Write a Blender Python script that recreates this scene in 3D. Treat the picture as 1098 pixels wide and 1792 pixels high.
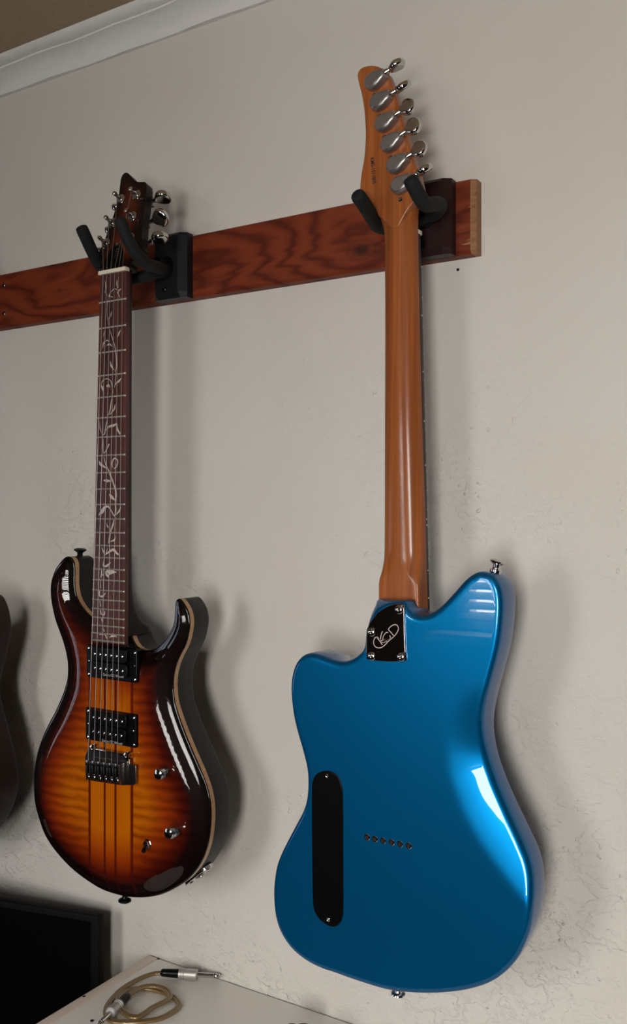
import bpy, bmesh, math, random
import numpy as np
from mathutils import Vector, Matrix
from mathutils.geometry import delaunay_2d_cdt

for o in list(bpy.data.objects):
    bpy.data.objects.remove(o)
SC = bpy.context.scene
COL = SC.collection
random.seed(5)

# ------------------------------------------------------------------ camera
F = 1600.0                       # focal length in pixels of the 1098x1792 frame
PSI = math.atan(F / 2579.0)      # camera turned left of the wall's normal
D = 1.0                          # camera distance from the wall (wall is y=0)
H = 1.68                         # eye height
cam_d = bpy.data.cameras.new('camera')
cam = bpy.data.objects.new('camera', cam_d)
COL.objects.link(cam)
cam.location = (0, -D, H)
cam.rotation_euler = (math.pi / 2, 0, PSI)
cam_d.sensor_width = 36.0
cam_d.sensor_fit = 'AUTO'
cam_d.lens = F * 36.0 / 1792.0
cam_d.clip_start = 0.02
SC.camera = cam

# ------------------------------------------------------------------ light
W = bpy.data.worlds.new('world')
SC.world = W
W.use_nodes = True
W.node_tree.nodes['Background'].inputs[0].default_value = (0.62, 0.72, 0.9, 1)
W.node_tree.nodes['Background'].inputs[1].default_value = 0.5


def area(name, loc, rot, sx, sy, power, col):
    l = bpy.data.lights.new(name, 'AREA')
    l.shape = 'RECTANGLE'
    l.size, l.size_y = sx, sy
    l.energy = power
    l.color = col
    o = bpy.data.objects.new(name, l)
    o.location = loc
    o.rotation_euler = rot
    COL.objects.link(o)
    return o


# daylight behind the two windows of the room
WB = (-1.18, -0.70, 1.30, 2.05)    # south window with the blind  x0 x1 z0 z1
WC = (-0.06, 0.44, 1.14, 2.05)       # second, open south window
WL = (-1.7, -0.85, 0.95, 1.85)    # west window   y0 y1 z0 z1
YB, XL, XR = -2.0, -2.5, 2.4
for nm_, wn_, pw_ in (('daylight_south', WB, 48), ('daylight_south_open', WC, 60)):
    area(nm_, ((wn_[0] + wn_[1]) / 2, YB - 0.28, (wn_[2] + wn_[3]) / 2 + 0.05),
         (math.pi / 2, 0, 0), wn_[1] - wn_[0] + 0.06, wn_[3] - wn_[2] + 0.1, pw_, (1.0, 0.97, 0.93))
area('daylight_west', (XL - 0.28, (WL[0] + WL[1]) / 2, (WL[2] + WL[3]) / 2 + 0.05),
     (math.pi / 2, 0, -math.pi / 2), WL[1] - WL[0], WL[3] - WL[2] + 0.1, 5, (0.78, 0.85, 1.0))
vs = SC.view_settings
vs.view_transform = 'Standard'
vs.look = 'None'
vs.gamma = 1.0
vs.use_curve_mapping = False
vs.exposure = 0.0

# ------------------------------------------------------------------ pixel helpers
cs, sn = math.cos(PSI), math.sin(PSI)


def ray(x, y):
    u, v = x - 549.0, y - 896.0
    return np.array([-sn * F + cs * u, cs * F + sn * u, -v]) / F


def P(x, y, d):
    """point of the vertical plane d metres in front of the wall that pixel x,y shows"""
    r = ray(x, y)
    t = (D - d) / r[1]
    return np.array([r[0] * t, -d, H + r[2] * t])


def PZ(x, y, z):
    r = ray(x, y)
    t = (z - H) / r[2]
    return np.array([r[0] * t, -D + r[1] * t, z])


def PP(x, y, p0, n):
    r = ray(x, y)
    c = np.array([0, -D, H])
    t = np.dot(np.array(p0) - c, n) / np.dot(r, n)
    return c + r * t


def XZ(pts, d):
    return [(lambda q: (q[0], q[2]))(P(x, y, d)) for x, y in pts]


# ------------------------------------------------------------------ materials
def lin(c):
    c = c / 255.0
    return c / 12.92 if c <= 0.04045 else ((c + 0.055) / 1.055) ** 2.4


def rgb(r, g, b):
    return (lin(r), lin(g), lin(b), 1)


def mat(name, col, rough=0.5, metal=0.0, coat=0.0, spec=0.5, coat_rough=0.04):
    m = bpy.data.materials.new(name)
    m.use_nodes = True
    b = m.node_tree.nodes['Principled BSDF']
    b.inputs['Base Color'].default_value = col
    b.inputs['Roughness'].default_value = rough
    b.inputs['Metallic'].default_value = metal
    b.inputs['Coat Weight'].default_value = coat
    b.inputs['Coat Roughness'].default_value = coat_rough
    b.inputs['Specular IOR Level'].default_value = spec
    return m


class NT:
    def __init__(s, m):
        s.t = m.node_tree
        s.b = s.t.nodes['Principled BSDF']

    def n(s, typ, **k):
        nd = s.t.nodes.new(typ)
        for a, v in k.items():
            setattr(nd, a, v)
        return nd

    def put(s, sock, v):
        if isinstance(v, (int, float, tuple)):
            sock.default_value = v
        else:
            s.t.links.new(v, sock)

    def coord(s, which='Object'):
        return s.n('ShaderNodeTexCoord').outputs[which]

    def mapping(s, v, scale=(1, 1, 1), loc=(0, 0, 0), rot=(0, 0, 0)):
        m = s.n('ShaderNodeMapping')
        s.put(m.inputs['Vector'], v)
        m.inputs['Scale'].default_value = scale
        m.inputs['Location'].default_value = loc
        m.inputs['Rotation'].default_value = rot
        return m.outputs[0]

    def noise(s, v, scale, detail=3, rough=0.5, dist=0.0):
        m = s.n('ShaderNodeTexNoise')
        s.put(m.inputs['Vector'], v)
        m.inputs['Scale'].default_value = scale
        m.inputs['Detail'].default_value = detail
        m.inputs['Roughness'].default_value = rough
        m.inputs['Distortion'].default_value = dist
        return m.outputs['Fac']

    def wave(s, v, scale, axis='Z', dist=0.0, detail=2, dscale=1.0):
        m = s.n('ShaderNodeTexWave', wave_type='BANDS', bands_direction=axis)
        s.put(m.inputs['Vector'], v)
        m.inputs['Scale'].default_value = scale
        m.inputs['Distortion'].default_value = dist
        m.inputs['Detail'].default_value = detail
        m.inputs['Detail Scale'].default_value = dscale
        return m.outputs['Fac']

    def ramp(s, f, stops, interp='LINEAR'):
        m = s.n('ShaderNodeValToRGB')
        s.put(m.inputs[0], f)
        r = m.color_ramp
        r.interpolation = interp
        while len(r.elements) < len(stops):
            r.elements.new(0.5)
        for e, (p, c) in zip(r.elements, stops):
            e.position = p
            e.color = c if isinstance(c, tuple) else (c, c, c, 1)
        return m.outputs[0]

    def math(s, op, a, b=0.0, c=0.0, clamp=False):
        m = s.n('ShaderNodeMath', operation=op)
        m.use_clamp = clamp
        s.put(m.inputs[0], a)
        s.put(m.inputs[1], b)
        s.put(m.inputs[2], c)
        return m.outputs[0]

    def mix(s, f, a, b, mode='MIX'):
        m = s.n('ShaderNodeMix', data_type='RGBA', blend_type=mode)
        s.put(m.inputs[0], f)
        s.put(m.inputs[6], a)
        s.put(m.inputs[7], b)
        return m.outputs[2]

    def attr(s, name):
        return s.n('ShaderNodeAttribute', attribute_name=name).outputs['Fac']

    def sep(s, v):
        m = s.n('ShaderNodeSeparateXYZ')
        s.put(m.inputs[0], v)
        return m.outputs

    def dist(s, v, p):
        m = s.n('ShaderNodeVectorMath', operation='DISTANCE')
        s.put(m.inputs[0], v)
        m.inputs[1].default_value = p
        return m.outputs['Value']

    def bump(s, h, strength=0.3, dist=0.01):
        m = s.n('ShaderNodeBump')
        m.inputs['Strength'].default_value = strength
        m.inputs['Distance'].default_value = dist
        s.put(m.inputs['Height'], h)
        s.put(s.b.inputs['Normal'], m.outputs[0])

    def color(s, c):
        s.put(s.b.inputs['Base Color'], c)


# plaster wall: smooth paint with ragged skim-coat patches
M_WALL = mat('painted_plaster', rgb(205, 198, 186), 0.55, spec=0.35)
q = NT(M_WALL)
co = q.coord()
und = q.noise(co, 5, 3)
rag = q.noise(q.mapping(co, (1, 1, 1.3)), 19, 6, 0.6, 0.1)
ragr = q.ramp(rag, [(0.44, 0.0), (0.49, 0.5), (0.54, 0.6), (0.575, 1.0)])
patch = q.ramp(q.noise(co, 3.6, 2), [(0.42, 0.0), (0.60, 1.0)])
lowz = q.math('SUBTRACT', 1.92, q.sep(co)[2])
lowz = q.math('MULTIPLY_ADD', lowz, 2.2, 0.22, clamp=True)
patch = q.math('MULTIPLY', patch, lowz)
fine = q.noise(co, 260, 2)
speck = q.ramp(q.noise(co, 95, 2, 0.5), [(0.66, 0.0), (0.74, 1.0)])
hgt = q.math('ADD', q.math('MULTIPLY', ragr, q.math('MULTIPLY', patch, 0.19)), q.math('MULTIPLY', und, 0.42))
hgt = q.math('ADD', hgt, q.math('MULTIPLY', fine, 0.012))
hgt = q.math('ADD', hgt, q.math('MULTIPLY', q.math('MULTIPLY', speck, patch), 0.16))
q.bump(hgt, 1.0, 0.012)
q.color(q.mix(q.noise(co, 4, 3), rgb(205, 198, 189), rgb(211, 208, 202)))

M_CEIL = mat('ceiling_paint', rgb(164, 144, 120), 0.8, spec=0.2)
q = NT(M_CEIL)
q.bump(q.noise(q.coord(), 120, 4), 0.4, 0.003)
M_CROWN = mat('crown_white_paint', rgb(222, 220, 216), 0.6, spec=0.3)
q = NT(M_CROWN)
q.bump(q.noise(q.coord(), 70, 5), 0.6, 0.004)
M_FLOOR = mat('floor_wood', rgb(110, 78, 52), 0.4)
q = NT(M_FLOOR)
q.color(q.mix(q.noise(q.mapping(q.coord(), (2, 20, 1)), 3, 4), rgb(40, 28, 20), rgb(56, 40, 29)))
M_ROOM = mat('room_paint', rgb(74, 65, 57), 0.7, spec=0.3)
q = NT(M_ROOM)
q.bump(q.noise(q.coord(), 90, 3), 0.2, 0.003)
M_FRAME = mat('window_white_paint', rgb(225, 223, 218), 0.45)
M_BLIND = mat('blind_slat_white', rgb(215, 213, 208), 0.5)
M_GLASS = bpy.data.materials.new('window_glass')
M_GLASS.use_nodes = True
t = M_GLASS.node_tree
t.nodes.clear()
out = t.nodes.new('ShaderNodeOutputMaterial')
mx = t.nodes.new('ShaderNodeMixShader')
tr = t.nodes.new('ShaderNodeBsdfTransparent')
gl = t.nodes.new('ShaderNodeBsdfGlossy')
gl.inputs['Roughness'].default_value = 0.02
mx.inputs[0].default_value = 0.06
t.links.new(tr.outputs[0], mx.inputs[1])
t.links.new(gl.outputs[0], mx.inputs[2])
t.links.new(mx.outputs[0], out.inputs[0])

# pine mounting board, red-brown stain with knots
KNOT = P(631, 436, 0.022)
KNOT2 = P(101, 507, 0.022)
KNOT3 = P(365, 455, 0.022)
M_BOARD = mat('stained_pine', rgb(120, 55, 30), 0.55, spec=0.25)
q = NT(M_BOARD)
co = q.coord('Object')
nz = q.noise(q.mapping(co, (2.2, 1, 9)), 2.2, 3, 0.5, 0.6)
zz = q.math('MULTIPLY', q.sep(co)[2], 150.0)
g = q.math('ADD', zz, q.math('MULTIPLY', nz, 26.0))
kterm = None
M_BOARD_KN = []
for kp, amp, sg in ((KNOT, 16.0, 0.055), (KNOT2, 9.0, 0.05), (KNOT3, -8.0, 0.06)):
    dv = q.dist(q.mapping(co, (0.55, 0, 1.0)), (0, 0, 0))
    sub = q.n('ShaderNodeVectorMath', operation='SUBTRACT')
    q.put(sub.inputs[0], co)
    M_BOARD_KN.append((sub, kp))
    dv = q.dist(q.mapping(sub.outputs[0], (0.6, 0, 1.0)), (0, 0, 0))
    e = q.math('POWER', 2.718, q.math('MULTIPLY', q.math('MULTIPLY', dv, dv), -1.0 / sg ** 2))
    g = q.math('ADD', g, q.math('MULTIPLY', e, amp))
    if kp is KNOT:
        kcore = q.ramp(dv, [(0.004, 1.0), (0.0075, 0.45), (0.012, 0.0)])
        kring = q.ramp(dv, [(0.009, 0.0), (0.0125, 0.5), (0.015, 0.0)])
    if kp is KNOT2:
        kcore2 = q.ramp(dv, [(0.0012, 0.8), (0.003, 0.0)])
rings = q.math('MULTIPLY_ADD', q.math('SINE', g), 0.5, 0.5)
grain = q.ramp(rings, [(0.0, rgb(84, 28, 13)), (0.3, rgb(112, 44, 21)), (1.0, rgb(126, 54, 27))])
fineg = q.noise(q.mapping(co, (6, 1, 160)), 3, 4)
grain = q.mix(q.math('MULTIPLY', fineg, 0.35), grain, rgb(84, 34, 18))
grain = q.mix(q.math('MAXIMUM', q.math('MAXIMUM', kcore, kcore2), kring), grain, rgb(58, 24, 14))
q.color(grain)
q.bump(rings, 0.1, 0.001)
M_BOARD_EDGE = mat('worn_board_edge', rgb(150, 104, 68), 0.6)
q = NT(M_BOARD_EDGE)
q.color(q.mix(q.noise(q.mapping(q.coord(), (1, 1, 8)), 30, 4), rgb(120, 76, 46), rgb(165, 120, 82)))

M_HANG_BLACK = mat('hanger_black_paint', rgb(22, 25, 28), 0.45, spec=0.35)
M_HANG_BROWN = mat('hanger_dark_brown_wood', rgb(46, 24, 22), 0.45, spec=0.3)
q = NT(M_HANG_BROWN)
q.color(q.mix(q.noise(q.mapping(q.coord(), (20, 1, 3)), 6, 3), rgb(30, 14, 14), rgb(46, 23, 22)))
M_FOAM = mat('hanger_foam_rubber', rgb(22, 23, 24), 0.75, spec=0.3)
q = NT(M_FOAM)
q.bump(q.noise(q.coord(), 500, 2), 0.15, 0.001)
M_CHROME = mat('chrome', rgb(205, 203, 202), 0.1, 1.0)
M_CHROME_DARK = mat('chrome_brushed', rgb(150, 146, 144), 0.22, 1.0)
M_NICKEL = mat('nickel_wire', rgb(222, 216, 206), 0.4, 0.8)
M_STRING = mat('string_steel', rgb(138, 130, 126), 0.4, 0.9)
M_BLACKPL = mat('black_plastic', rgb(8, 8, 9), 0.28, spec=0.22)
M_TUNER = mat('tuner_satin_chrome', rgb(160, 156, 156), 0.34, 0.85)
M_BLACKMETAL = mat('black_metal', rgb(20, 20, 20), 0.3, 0.6)
M_BONE = mat('bone_nut', rgb(222, 212, 192), 0.45)
M_WHITEPRINT = mat('white_print', rgb(190, 190, 190), 0.6)
M_DARKPRINT = mat('dark_print', rgb(40, 16, 8), 0.6)
M_ETCH = mat('etched_logo', rgb(190, 172, 168), 0.6, 0.2)
M_HOLE = mat('dark_hole', rgb(8, 8, 8), 0.8)
M_PEARL = mat('vine_pearl', rgb(196, 186, 178), 0.3, coat=0.4)
q = NT(M_PEARL)
q.color(q.mix(q.noise(q.coord(), 90, 3), rgb(160, 148, 142), rgb(222, 214, 206)))

# blue metallic lacquer
M_BLUE = mat('blue_metallic_lacquer', rgb(12, 112, 168), 0.36, 0.72, coat=1.0, coat_rough=0.015, spec=0.1)
q = NT(M_BLUE)
q.b.inputs['Coat IOR'].default_value = 1.38
q.b.inputs['Specular Tint'].default_value = (0.05, 0.3, 0.45, 1)
q.color(q.mix(q.noise(q.coord(), 1500, 1), rgb(2, 86, 139), rgb(8, 113, 167)))

# roasted maple
M_MAPLE = mat('roasted_maple', rgb(158, 94, 52), 0.5, coat=0.5, coat_rough=0.16, spec=0.15)
q = NT(M_MAPLE)
co = q.coord()
gr = q.noise(q.mapping(co, (130, 30, 2.5)), 1.0, 4, 0.6)
q.color(q.ramp(gr, [(0.32, rgb(122, 64, 28)), (0.5, rgb(148, 82, 38)), (0.7, rgb(166, 96, 48))]))
M_ROSE = mat('rosewood', rgb(70, 36, 30), 0.45)
q = NT(M_ROSE)
gr = q.noise(q.mapping(q.coord(), (210, 60, 5)), 1.0, 4, 0.6)
q.color(q.ramp(gr, [(0.3, rgb(46, 22, 20)), (0.55, rgb(82, 44, 40)), (0.75, rgb(106, 66, 54))]))
M_EBONY = mat('dark_fretboard', rgb(26, 16, 13), 0.5)

# sunburst flame maple (the burst follows the distance from the rim, stored per vertex)
def burst_mat(name, flame, stripe=False):
    m = mat(name, rgb(150, 80, 20), 0.5, coat=1.0, coat_rough=0.02, spec=0.05)
    q = NT(m)
    co = q.coord()
    ed = q.attr('edge')
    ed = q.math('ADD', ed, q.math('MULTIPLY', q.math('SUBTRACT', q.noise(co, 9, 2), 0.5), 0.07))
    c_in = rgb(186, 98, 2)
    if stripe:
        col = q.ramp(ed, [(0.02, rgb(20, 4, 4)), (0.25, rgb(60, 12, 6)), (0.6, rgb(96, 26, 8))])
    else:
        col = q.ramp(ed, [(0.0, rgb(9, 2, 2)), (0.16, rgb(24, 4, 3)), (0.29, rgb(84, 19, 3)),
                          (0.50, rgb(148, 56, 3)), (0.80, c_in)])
        if flame:
            fl = q.wave(q.mapping(co, (0.55, 0, 1), rot=(0, 0.12, 0)), 24, 'Z', 3.5, 2, 2.2)
            fl2 = q.noise(q.mapping(co, (7, 0, 60)), 1.6, 3)
            side = q.math('MULTIPLY_ADD', q.math('SUBTRACT', q.math('ABSOLUTE', q.sep(co)[0]), 0.0375), 900.0, 0.0, clamp=True)
            ff = q.math('MULTIPLY', q.math('MULTIPLY', q.math('MULTIPLY', fl, fl2), 1.15), side)
            col = q.mix(ff, col, q.mix(1.0, col, (0.42, 0.27, 0.16, 1), 'MULTIPLY'))
        gr = q.noise(q.mapping(co, (160, 0, 4)), 1.0, 3)
        col = q.mix(q.math('MULTIPLY', gr, 0.5), col, (0.8, 0.66, 0.5, 1), 'MULTIPLY')
    q.color(col)
    return m


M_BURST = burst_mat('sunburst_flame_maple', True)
M_STRIPE = burst_mat('walnut_laminate_stripe', False, True)
M_BIND = mat('natural_maple_edge', rgb(176, 132, 88), 0.35, coat=0.6)
q = NT(M_BIND)
q.color(q.mix(q.noise(q.mapping(q.coord(), (1, 1, 30)), 6, 3), rgb(150, 106, 64), rgb(196, 154, 108)))
M_SIDE = mat('satin_black_body', rgb(24, 23, 22), 0.45, spec=0.3)
M_NECKDK = mat('dark_neck_lacquer', rgb(26, 15, 13), 0.45, spec=0.25)
M_HEAD = mat('headstock_burst', rgb(80, 30, 14), 0.5, coat=0.8, spec=0.05)
q = NT(M_HEAD)
ed = q.attr('edge')
q.color(q.mix(q.noise(q.mapping(q.coord(), (120, 1, 6)), 1, 3),
              q.ramp(ed, [(0.0, rgb(16, 6, 5)), (0.3, rgb(38, 13, 8)), (0.9, rgb(98, 38, 16))]),
              q.ramp(ed, [(0.0, rgb(12, 5, 4)), (0.3, rgb(28, 10, 6)), (0.9, rgb(74, 28, 12))])))
M_DARKBODY = mat('dark_brown_lacquer', rgb(38, 24, 18), 0.5, spec=0.3)
q = NT(M_DARKBODY)
q.color(q.mix(q.noise(q.mapping(q.coord(), (60, 1, 4)), 1, 3), rgb(26, 17, 14), rgb(48, 31, 24)))
M_CAB = mat('white_cabinet_laminate', rgb(206, 200, 190), 0.35)
q = NT(M_CAB)
q.color(q.mix(q.noise(q.coord(), 14, 4), rgb(242, 238, 231), rgb(248, 245, 240)))
M_CABEDGE = mat('cabinet_edge_band', rgb(222, 208, 194), 0.45)
M_TV = mat('tv_black_plastic', rgb(9, 9, 10), 0.55, spec=0.1)
M_SCREEN = mat('tv_screen', rgb(5, 5, 6), 0.3, spec=0.2)
M_CONSOLE = mat('console_dark_wood', rgb(60, 42, 32), 0.5)
q = NT(M_CONSOLE)
q.color(q.mix(q.noise(q.mapping(q.coord(), (2, 2, 30)), 3, 4), rgb(48, 32, 24), rgb(72, 52, 40)))
M_CABLE = mat('clear_gold_cable', rgb(128, 104, 68), 0.35, 0.3, coat=0.7)
M_PLUG = mat('satin_nickel', rgb(188, 184, 180), 0.45, 0.7)
M_MAROON = mat('maroon_plastic', rgb(60, 12, 14), 0.35)


# ------------------------------------------------------------------ mesh builder
class MB:
    def __init__(s):
        s.v, s.f = [], []
        s.attr = None

    def add(s, v, f):
        o = len(s.v)
        s.v += [tuple(float(c) for c in p) for p in v]
        s.f += [tuple(i + o for i in q) for q in f]
        return s

    def box(s, c, size, rot=None, bevel=0.0):
        c = np.array(c, float)
        h = np.array(size, float) / 2
        bm = bmesh.new()
        bmesh.ops.create_cube(bm, size=1.0)
        for v in bm.verts:
            v.co = Vector((v.co.x * 2 * h[0], v.co.y * 2 * h[1], v.co.z * 2 * h[2]))
        if bevel > 0:
            bmesh.ops.bevel(bm, geom=list(bm.edges), offset=bevel, segments=2, profile=0.6, affect='EDGES')
        R = np.array(rot) if rot is not None else np.eye(3)
        bm.verts.index_update()
        s.add([R @ np.array(v.co) + c for v in bm.verts], [[v.index for v in f.verts] for f in bm.faces])
        bm.free()
        return s

    def tube(s, pts, r, seg=10, cap=True, flat=None):
        pts = [np.array(p, float) for p in pts]
        n = len(pts)
        rs = r if hasattr(r, '__len__') else [r] * n
        up = None
        vs_, fs = [], []
        for i in range(n):
            t_ = pts[min(i + 1, n - 1)] - pts[max(i - 1, 0)]
            t_ = t_ / (np.linalg.norm(t_) + 1e-12)
            if up is None:
                a = np.array([0, 0, 1.0]) if abs(t_[2]) < 0.9 else np.array([1.0, 0, 0])
                up = np.cross(t_, a)
            up = up - t_ * np.dot(up, t_)
            up /= np.linalg.norm(up) + 1e-12
            sd = np.cross(t_, up)
            for k in range(seg):
                a = 2 * math.pi * k / seg
                vs_.append(pts[i] + rs[i] * (math.cos(a) * up + math.sin(a) * sd))
        for i in range(n - 1):
            for k in range(seg):
                k2 = (k + 1) % seg
                fs.append((i * seg + k, i * seg + k2, (i + 1) * seg + k2, (i + 1) * seg + k))
        if cap:
            fs.append(tuple(range(seg))[::-1])
            fs.append(tuple(range((n - 1) * seg, n * seg)))
        return s.add(vs_, fs)

    def lathe(s, o, axis, prof, seg=20):
        """prof: list of (radius, height along axis)"""
        ax = np.array(axis, float)
        ax /= np.linalg.norm(ax)
        a = np.array([0, 0, 1.0]) if abs(ax[2]) < 0.9 else np.array([1.0, 0, 0])
        e1 = np.cross(ax, a)
        e1 /= np.linalg.norm(e1)
        e2 = np.cross(ax, e1)
        o = np.array(o, float)
        vs_, fs = [], []
        for r, h in prof:
            for k in range(seg):
                t_ = 2 * math.pi * k / seg
                vs_.append(o + ax * h + max(r, 1e-5) * (math.cos(t_) * e1 + math.sin(t_) * e2))
        n = len(prof)
        for i in range(n - 1):
            for k in range(seg):
                k2 = (k + 1) % seg
                fs.append((i * seg + k, i * seg + k2, (i + 1) * seg + k2, (i + 1) * seg + k))
        fs.append(tuple(range(seg)))
        fs.append(tuple(range((n - 1) * seg, n * seg)))
        return s.add(vs_, fs)

    def prism(s, xz, y0, y1, r0=0.0, r1=0.0, frame=None):
        """extrude outline (x,z) from depth y0 (front, towards the room) to y1; r0/r1 round its two rims.
        frame: function (x,z,y)->world, default identity"""
        o = np.array(xz, float)
        if poly_area(o) < 0:
            o = o[::-1]
        nr = poly_normals(o)
        rings = []
        sg = 1 if y1 > y0 else -1
        if r0 > 0:
            for k in range(4):
                a = math.pi / 2 * k / 4
                rings.append((r0 * (1 - math.sin(a)), y0 + sg * r0 * (1 - math.cos(a))))
            rings.append((0, y0 + sg * r0))
        else:
            rings.append((0, y0))
        if r1 > 0:
            for k in range(5):
                a = math.pi / 2 * k / 4
                rings.append((r1 * (1 - math.cos(a)), y1 - sg * r1 * (1 - math.sin(a))))
        else:
            rings.append((0, y1))
        n = len(o)
        vs_, fs = [], []
        for e, y in rings:
            for p in o - nr * e:
                q_ = (p[0], y, p[1])
                vs_.append(frame(*q_) if frame else q_)
        for i in range(len(rings) - 1):
            for k in range(n):
                k2 = (k + 1) % n
                fs.append((i * n + k, i * n + k2, (i + 1) * n + k2, (i + 1) * n + k))
        fs.append(tuple(range(n)))
        fs.append(tuple(range((len(rings) - 1) * n, len(rings) * n)))
        return s.add(vs_, fs)

    def ellipsoid(s, c, ax, seg=14, rings=9):
        """ax: 3x3 rows = half axes vectors"""
        c = np.array(c)
        ax = np.array(ax)
        vs_, fs = [], []
        for i in range(rings + 1):
            th = math.pi * i / rings
            for k in range(seg):
                ph = 2 * math.pi * k / seg
                vs_.append(c + max(math.sin(th), 1e-3) * (math.cos(ph) * ax[0] + math.sin(ph) * ax[1]) + math.cos(th) * ax[2])
        for i in range(rings):
            for k in range(seg):
                k2 = (k + 1) % seg
                fs.append((i * seg + k, i * seg + k2, (i + 1) * seg + k2, (i + 1) * seg + k))
        fs.append(tuple(range(seg)))
        fs.append(tuple(range(rings * seg, (rings + 1) * seg)))
        return s.add(vs_, fs)

    def ribbon(s, pts, ws, y):
        """flat tapered stroke in the plane y (x,z points)"""
        pts = smooth_open(pts, 5)
        n = len(pts)
        w = np.interp(np.linspace(0, 1, n), np.linspace(0, 1, len(ws)), ws)
        vs_, fs = [], []
        for i in range(n):
            t_ = pts[min(i + 1, n - 1)] - pts[max(i - 1, 0)]
            t_ = t_ / (np.linalg.norm(t_) + 1e-12)
            nn = np.array([-t_[1], t_[0]])
            for sg in (1, -1):
                p = pts[i] + nn * sg * w[i] / 2
                vs_.append((p[0], y, p[1]))
        for i in range(n - 1):
            fs.append((2 * i, 2 * i + 1, 2 * i + 3, 2 * i + 2))
        return s.add(vs_, fs)

    def build(s, name, m, parent=None, angle=35, recalc=True, edge=None, loc=None):
        me = bpy.data.meshes.new(name)
        org = np.array(ROOT_LOC(parent)) if loc is None else np.array(loc, float)
        me.from_pydata([tuple(np.array(p) - org) for p in s.v], [], s.f)
        if recalc:
            bm = bmesh.new()
            bm.from_mesh(me)
            bmesh.ops.recalc_face_normals(bm, faces=bm.faces)
            bm.to_mesh(me)
            bm.free()
        me.set_sharp_from_angle(angle=math.radians(angle))
        me.polygons.foreach_set('use_smooth', [len(p.vertices) <= 5 for p in me.polygons])
        big = {tuple(sorted(k)) for p in me.polygons if len(p.vertices) > 5 for k in p.edge_keys}
        if big:
            for e_ in me.edges:
                if tuple(sorted(e_.vertices)) in big:
                    e_.use_edge_sharp = True
        if edge is not None:
            a = me.attributes.new('edge', 'FLOAT', 'POINT')
            a.data.foreach_set('value', list(edge))
        me.materials.append(m)
        me.update()
        o = bpy.data.objects.new(name, me)
        COL.objects.link(o)
        if parent is not None:
            o.parent = parent
        else:
            o.location = tuple(org)
        return o


def ROOT_LOC(p):
    if p is None:
        return (0, 0, 0)
    l = np.array(p.location)
    while p.parent is not None:
        p = p.parent
        l = l + np.array(p.location)
    return l


def poly_area(o):
    o = np.array(o)
    x, z = o[:, 0], o[:, 1]
    return 0.5 * np.sum(x * np.roll(z, -1) - np.roll(x, -1) * z)


def poly_normals(o):
    """outward vertex normals of a counter-clockwise polygon"""
    e = np.roll(o, -1, 0) - o
    l = np.linalg.norm(e, axis=1, keepdims=True) + 1e-12
    en = np.stack([e[:, 1], -e[:, 0]], 1) / l
    n = en + np.roll(en, 1, 0)
    n /= np.linalg.norm(n, axis=1, keepdims=True) + 1e-12
    c = np.clip(np.sum(n * en, 1, keepdims=True), 0.6, 1)
    return n / c


def smooth_open(pts, sub=6):
    p = np.array(pts, float)
    if len(p) < 3:
        return np.array([p[0] + (p[-1] - p[0]) * t_ for t_ in np.linspace(0, 1, sub + 1)])
    q_ = np.vstack([2 * p[0] - p[1], p, 2 * p[-1] - p[-2]])
    out_ = []
    for i in range(1, len(q_) - 2):
        for k in range(sub):
            out_.append(catmull(q_[i - 1], q_[i], q_[i + 1], q_[i + 2], k / sub))
    out_.append(p[-1])
    return np.array(out_)


def catmull(a, b, c, d, t_):
    return 0.5 * (2 * b + (c - a) * t_ + (2 * a - 5 * b + 4 * c - d) * t_ * t_ + (3 * b - a - 3 * c + d) * t_ ** 3)


def smooth_closed(pts, step=0.003, passes=0):
    p = np.array(pts, float)
    n = len(p)
    out_ = []
    for i in range(n):
        for k in range(8):
            out_.append(catmull(p[i - 1], p[i], p[(i + 1) % n], p[(i + 2) % n], k / 8))
    o = np.array(out_)
    for _ in range(passes):
        o = (np.roll(o, 1, 0) + 2 * o + np.roll(o, -1, 0)) / 4
    L = np.linalg.norm(np.roll(o, -1, 0) - o, axis=1)
    s_ = np.concatenate([[0], np.cumsum(L)])
    m_ = int(s_[-1] / step)
    oc = np.vstack([o, o[:1]])
    tt = np.linspace(0, s_[-1], m_, endpoint=False)
    r = np.stack([np.interp(tt, s_, oc[:, 0]), np.interp(tt, s_, oc[:, 1])], 1)
    if poly_area(r) < 0:
        r = r[::-1]
    return r


def seg_dist(pts, poly, closed=True):
    pts = np.array(pts)
    a = np.array(poly)
    b = np.roll(a, -1, 0)
    if not closed:
        a, b = a[:-1], b[:-1]
    best = np.full(len(pts), 1e9)
    sgn = np.zeros(len(pts))
    for p, q_ in zip(a, b):
        e = q_ - p
        l2 = e @ e + 1e-18
        t_ = np.clip(((pts - p) @ e) / l2, 0, 1)
        dv = pts - (p + t_[:, None] * e)
        dd = np.sqrt((dv * dv).sum(1))
        k = dd < best
        best[k] = dd[k]
        sgn[k] = np.sign(e[0] * (pts[k, 1] - p[1]) - e[1] * (pts[k, 0] - p[0]))
    return best, sgn


def inside(pts, poly):
    pts = np.array(pts)
    c = np.zeros(len(pts), bool)
    p = np.array(poly)
    q_ = np.roll(p, -1, 0)
    for a, b in zip(p, q_):
        cond = (a[1] > pts[:, 1]) != (b[1] > pts[:, 1])
        xx = (b[0] - a[0]) * (pts[:, 1] - a[1]) / (b[1] - a[1] + 1e-18) + a[0]
        c ^= cond & (pts[:, 0] < xx)
    return c


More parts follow.
